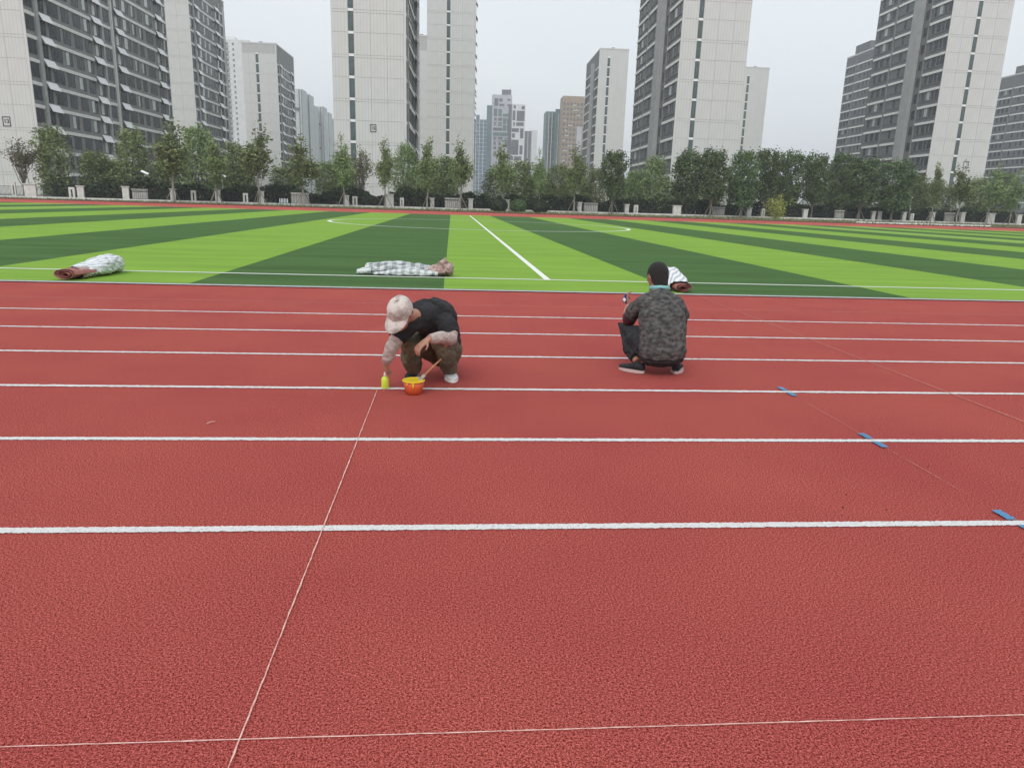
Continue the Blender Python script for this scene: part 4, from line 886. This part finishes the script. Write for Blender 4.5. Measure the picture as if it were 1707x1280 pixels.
# cap
W1 = lambda x, y, z: HC + HB @ Vector((x, y, z))
b = MB(); rg = []
for i in range(9):
    t = i / 8; zz = .018 + .108 * math.sin(t * math.pi / 2); k_ = math.cos(t * math.pi / 2) ** .62
    rg.append((W1(0, -.004, zz), HB @ Vector((max(.004, .092 * k_), 0, 0)), HB @ Vector((0, max(.004, .112 * k_), 0))))
b.rings(rg, 24)
capo = new('cap', remesh(b.mesh('cap', M_CAP), 'cap', .005, M_CAP, disp=.010, dscale=.045, smooth=2), p1)
v = []; f = []; n = 12
for layer in (0, .006):
    for i in range(n + 1):
        a_ = math.pi * i / n; x0, y0 = .082 * math.cos(a_), .098 * math.sin(a_) * .9 + .0; ex = .115 * math.sin(a_) ** .45 if 0 < i < n else 0
        v.append(W1(x0, y0, .024 + layer)); v.append(W1(x0 * 1.02, y0 + ex, .024 + layer - .02 * math.sin(a_) - .018 * (x0 / .082) ** 2 * (ex > 0)))
m_ = 2 * (n + 1)
for i in range(n): f += [(2 * i, 2 * i + 2, 2 * i + 3, 2 * i + 1), (m_ + 2 * i, m_ + 2 * i + 1, m_ + 2 * i + 3, m_ + 2 * i + 2), (2 * i + 1, 2 * i + 3, m_ + 2 * i + 3, m_ + 2 * i + 1)]
new('brim', pyd('brim', v, f, M_CAP, smooth=True), capo)
b = MB(); b.rings([(W1(0, -.012, -.05), HB @ Vector((.066, 0, 0)), HB @ Vector((0, .082, 0))), (W1(0, -.012, -.01), HB @ Vector((.082, 0, 0)), HB @ Vector((0, .097, 0))), (W1(0, -.012, .03), HB @ Vector((.084, 0, 0)), HB @ Vector((0, .098, 0)))], 20)
bm = bmesh.new(); me = b.mesh('hair', M_HAIR); bm.from_mesh(me)
bmesh.ops.delete(bm, geom=[q for q in bm.verts if (HB.transposed() @ (q.co - HC)).y > .03], context='VERTS'); bm.to_mesh(me); bm.free(); new('hair', me, p1)
sm = MB().tube([W1(.086 * math.cos(a_), .100 * math.sin(a_) * .93, .034) for a_ in np.linspace(.15, math.pi - .15, 16)], .0035, 6)
for a_ in (0.0, 1.05, 2.1): sm.tube([W1(.094 * math.cos(t_) * math.cos(a_), -.004 + .114 * math.cos(t_) * math.sin(a_), .018 + .110 * math.sin(t_)) for t_ in np.linspace(.25, math.pi - .25, 18)], .0018, 5)
new('seam', sm.mesh('seam', mat('cap_seam', (.24, .20, .17), rough=.9)), capo)
# ---- tools
M_YEL = mat('yellow_paint', (.78, .55, .02), (.85, .66, .04), scale=8, rough=.3); M_ORG = mat('orange_pail_plastic', (.62, .10, .03), (.68, .14, .04), scale=6, rough=.4)
r = empty('paint_pail', (-.27, 5.28, .004)); tag(r, 'small orange-red pail full of yellow paint before the squatting man', 'pail')
b = MB(); b.rings([((0, 0, z_), (r_, 0, 0), (0, r_, 0)) for z_, r_ in ((0, .062), (.05, .070), (.095, .079))], 28); new('pail_body', b.mesh('pail_body', M_ORG, True), r)
b = MB(); n = 32; v = []; f = []
for i in range(n):
    a_ = 2 * math.pi * i / n
    for j in range(8): q = 2 * math.pi * j / 8; rr_ = .081 + .004 * math.cos(q); v.append((rr_ * math.cos(a_), rr_ * math.sin(a_), .097 + .005 * math.sin(q)))
for i in range(n):
    for j in range(8): f.append((i * 8 + j, ((i + 1) % n) * 8 + j, ((i + 1) % n) * 8 + (j + 1) % 8, i * 8 + (j + 1) % 8))
new('rim', pyd('rim', v, f, M_YEL, smooth=True), r)
new('paint', MB().rings([((0, 0, z_), (.078, 0, 0), (0, .078, 0)) for z_ in (.094, .0985)], 28).mesh('paint', M_YEL), r)
new('drip', MB().rings([((0, -.079, z_), (w2, 0, 0), (0, .004, 0)) for z_, w2 in ((.055, .003), (.07, .006), (.095, .009))], 8).mesh('drip', M_YEL), r)
new('drip', MB().rings([((-.045, -.064, z_), (w2, 0, 0), (0, .004, 0)) for z_, w2 in ((.072, .003), (.08, .005), (.095, .007))], 8).mesh('drip', M_YEL), r)
M_WOOD = mat('brush_wood', (.50, .22, .10), (.58, .30, .15), scale=20, rough=.5)
r = empty('paint_brush', (-.22, 5.30, .10)); tag(r, 'wooden-handled brush leaning out of the paint pail', 'brush')
new('handle', MB().tube([(.03, .01, .035), (.10, .05, .10), (.15, .09, .14)], [.009, .008, .006], 8).mesh('handle', M_WOOD, True), r); new('bristles', MB().tube([(-.01, -.01, -.004), (.03, .01, .035)], [.014, .012], 8, sx=1.6).mesh('bristles', M_SLEEVE), r)
M_BOT = mat('yellow_green_bottle', (.55, .68, .05), (.62, .74, .08), rough=.3); M_NOZ = mat('nozzle_plastic', (.72, .74, .62), rough=.4)
r = empty('squeeze_bottle', (-.492, 5.42, .004)); tag(r, 'yellow squeeze bottle with a pointed nozzle in the man\'s right hand', 'bottle')
b = MB(); b.rings([((0, 0, z_), (r_, 0, 0), (0, r_, 0)) for z_, r_ in ((0, .026), (.004, .029), (.07, .029), (.085, .022), (.092, .013))], 20); new('bottle_body', b.mesh('bottle_body', M_BOT, True), r)
new('nozzle', MB().rings([((0, 0, z_), (r_, 0, 0), (0, r_, 0)) for z_, r_ in ((.092, .012), (.105, .011), (.14, .003))], 12).mesh('nozzle', M_NOZ, True), r)

# ---- man in the grey shirt
p2 = empty('person', (1.80, 6.05, .004)); tag(p2, 'squatting man seen from behind in a mottled grey shirt looking at a phone', 'person')
HB2 = basis((-.28, .9, -.42), (0, .3, .95)); HC2 = Vector((1.802, 6.285, .815))
b = MB(); head(b, HC2, HB2, 1.06)
b.tube([(1.803, 6.20, .66), (1.803, 6.235, .73), (1.802, 6.27, .79)], [.068, .058, .055], 14)
t2 = [((1.80, 5.95, .12), (.15, 0, 0), (0, .10, 0)), ((1.80, 5.955, .22), (.185, 0, 0), (0, .13, .01)), ((1.80, 5.99, .36), (.185, 0, 0), (0, .125, -.02)), ((1.80, 6.05, .50), (.185, 0, 0), (0, .115, -.03)), ((1.80, 6.13, .61), (.155, 0, 0), (0, .10, -.04)), ((1.802, 6.175, .665), (.115, 0, 0), (0, .08, -.03)), ((1.802, 6.20, .70), (.075, 0, 0), (0, .065, -.02))]
b.rings([(Vector(c), Vector(u) * .85, Vector(v) * .85) for c, u, v in t2[:-1]] + t2[-1:], 22)
a2l = [(1.665, 6.16, .585), (1.60, 6.24, .50), (1.585, 6.33, .405), (1.580, 6.40, .47), (1.60, 6.44, .53)]
a2r = [(1.94, 6.16, .585), (2.02, 6.22, .50), (2.055, 6.30, .40), (2.0, 6.42, .42), (1.90, 6.48, .45)]
b.tube(a2l, [.058, .052, .045, .036, .028], 12); b.tube(a2r, [.058, .052, .045, .036, .028], 12)
hand(b, (1.60, 6.44, .53), (-.15, .25, .9), (-.9, .1, -.2), -1, curl=.7); hand(b, (1.90, 6.48, .45), (-.85, .3, .2), (0, .3, .9), 1, curl=.6)
l2l = [(1.72, 5.98, .21), (1.64, 6.20, .28), (1.575, 6.40, .33), (1.60, 6.24, .19), (1.625, 6.08, .09)]
l2r = [(1.88, 5.98, .21), (1.95, 6.20, .27), (2.01, 6.40, .32), (1.985, 6.24, .19), (1.955, 6.08, .09)]
for lg in (l2l, l2r): b.tube(lg, [.09, .08, .06, .054, .038], 12)
new('body', remesh(b.mesh('body', M_SKIN), 'body', .006, M_SKIN, smooth=3), p2)
b = MB(); b.rings([(Vector(c) + Vector((0, -.005, 0)), Vector(u) * 1.09, Vector(v) * 1.16) for c, u, v in t2[1:]], 26)
b.rings([((1.80, 5.945, .155), (.195, 0, 0), (0, .13, 0)), ((1.80, 5.95, .24), (.206, 0, 0), (0, .150, .01))], 26)
b.tube([(1.72, 6.13, .60)] + a2l[:2] + [(1.592, 6.27, .465)], [.085, .082, .070, .064], 14); b.tube([(1.88, 6.13, .60)] + a2r[:2] + [(2.04, 6.25, .455)], [.085, .082, .070, .064], 14)
new('shirt', remesh(b.mesh('shirt', M_HEATHER), 'shirt', .008, M_HEATHER, disp=.032, dscale=.065), p2)
for side in (a2l, a2r):
    q = [Vector(side[1]) * .35 + Vector(side[2]) * .65] + [Vector(side[2]), Vector(side[2]) * .25 + Vector(side[3]) * .75]
    new('sleeve', remesh(MB().tube([Vector(side[1]) * .6 + Vector(side[2]) * .4] + q[1:], [.060, .058, .044], 14).mesh('sleeve', M_MAROON), 'sleeve', .007, M_MAROON, disp=.01, dscale=.05), p2)
b = MB(); b.rings([((1.80, 5.97, .085), (.13, 0, 0), (0, .09, 0)), ((1.80, 5.965, .13), (.185, 0, 0), (0, .135, 0)), ((1.80, 5.965, .24), (.19, 0, 0), (0, .13, 0))], 24)
b.tube(l2l[:4] + [(1.622, 6.10, .12)], [.115, .105, .085, .078, .062], 14); b.tube(l2r[:4] + [(1.957, 6.10, .12)], [.115, .105, .085, .078, .062], 14)
new('trousers', remesh(b.mesh('trousers', M_DPANT), 'trousers', .007, M_DPANT, disp=.032, dscale=.06), p2)
shoe(p2, (1.665, 6.00, .004), (1.49, 6.17, .004), mu=M_DPANT, ms=M_SOLE, h_=.075); shoe(p2, (1.94, 5.99, .004), (2.04, 6.22, .004), mu=M_DPANT, ms=M_SOLE, h_=.075)
W2 = lambda x, y, z: HC2 + HB2 @ Vector((x, y, z))
b = MB(); b.ball(W2(0, -.010, .014), (.090, .106, .110), n=28, basis=HB2); b.rings([(W2(0, -.040, -.105), HB2 @ Vector((.060, 0, 0)), HB2 @ Vector((0, .05, 0))), (W2(0, -.026, -.02), HB2 @ Vector((.084, 0, 0)), HB2 @ Vector((0, .083, 0)))], 20)
me = remesh(b.mesh('hair', M_HAIR), 'hair', .005, M_HAIR, disp=.008, dscale=.02, smooth=2)
bm = bmesh.new(); bm.from_mesh(me)
def cutf(q):
    l_ = HB2.transposed() @ (q - HC2); return (l_.y > .045 and l_.z < .055) or (l_.z < -.03 and l_.y > -.005) or (abs(l_.x) > .074 and l_.z < .005 and -.012 < l_.y)
bmesh.ops.delete(bm, geom=[q for q in bm.verts if cutf(q.co)], context='VERTS'); bm.to_mesh(me); bm.free(); new('hair', me, p2)
b = MB(); n = 40; v = []; f = []
for i in range(n):
    a_ = 2 * math.pi * i / n
    for j in range(10): q = 2 * math.pi * j / 10; rr_ = .072 + .02 * math.cos(q); v.append(Vector((1.806, 6.215, .716)) + Vector((rr_ * math.cos(a_), rr_ * math.sin(a_) * .9, .016 * math.sin(q) * 1.3 + .02 * math.sin(a_) * -.6)))
for i in range(n):
    for j in range(10): f.append((i * 10 + j, ((i + 1) % n) * 10 + j, ((i + 1) % n) * 10 + (j + 1) % 10, i * 10 + (j + 1) % 10))
new('collar', pyd('collar', v, f, M_TOWEL, smooth=True), p2)
for p_ in (p1, p2):
    for ch in p_.children: ch.location = -p_.location
    # mesh data are in world coordinates; offset children so the parent sits between the feet
r = empty('phone', (1.572, 6.445, .588)); r.scale = (.75, 1, .75); r.rotation_euler = (R(-20), R(40), R(15)); tag(r, 'blue and white phone held in the grey-shirted man\'s left hand', 'phone')
M_PB = mat('blue_phone_case', (.03, .045, .20), rough=.4)
new('phone_case', MB().box(-.04, .04, -.008, 0, -.05, .05).mesh('phone_case', M_PB), r); new('screen', MB().box(-.037, .037, .001, .004, -.047, .047).mesh('screen', M_AWN), r); new('cloth_tag', MB().box(-.038, .0, -.012, -.0085, -.05, -.01).mesh('cloth_tag', M_AWN), r)
# scrap of pale string
o = new('string_scrap', MB().tube([(-1.515, 4.48, .006), (-1.495, 4.51, .009), (-1.475, 4.53, .006)], [.0015, .005, .0015], 6).mesh('string_scrap', M_CHALK)); tag(o, 'small pale scrap of string lying on the red lane at left', 'scrap')

# ------------------------------------------------------------------ haze
hz = bpy.data.materials.new('haze'); hz.use_nodes = True; n = hz.node_tree.nodes; l = hz.node_tree.links
n.remove(n['Principled BSDF']); v = n.new('ShaderNodeVolumePrincipled'); v.inputs['Density'].default_value = .00055; v.inputs['Color'].default_value = (.93, .96, 1, 1); v.inputs['Anisotropy'].default_value = .2
l.new(v.outputs[0], n['Material Output'].inputs['Volume'])
hzo = new('haze', MB().box(-1510, 1510, -70, 2310, -1.2, 106).mesh('haze', hz)); hzo['kind'] = 'stuff'; hzo['label'] = 'pale air haze over the whole place'
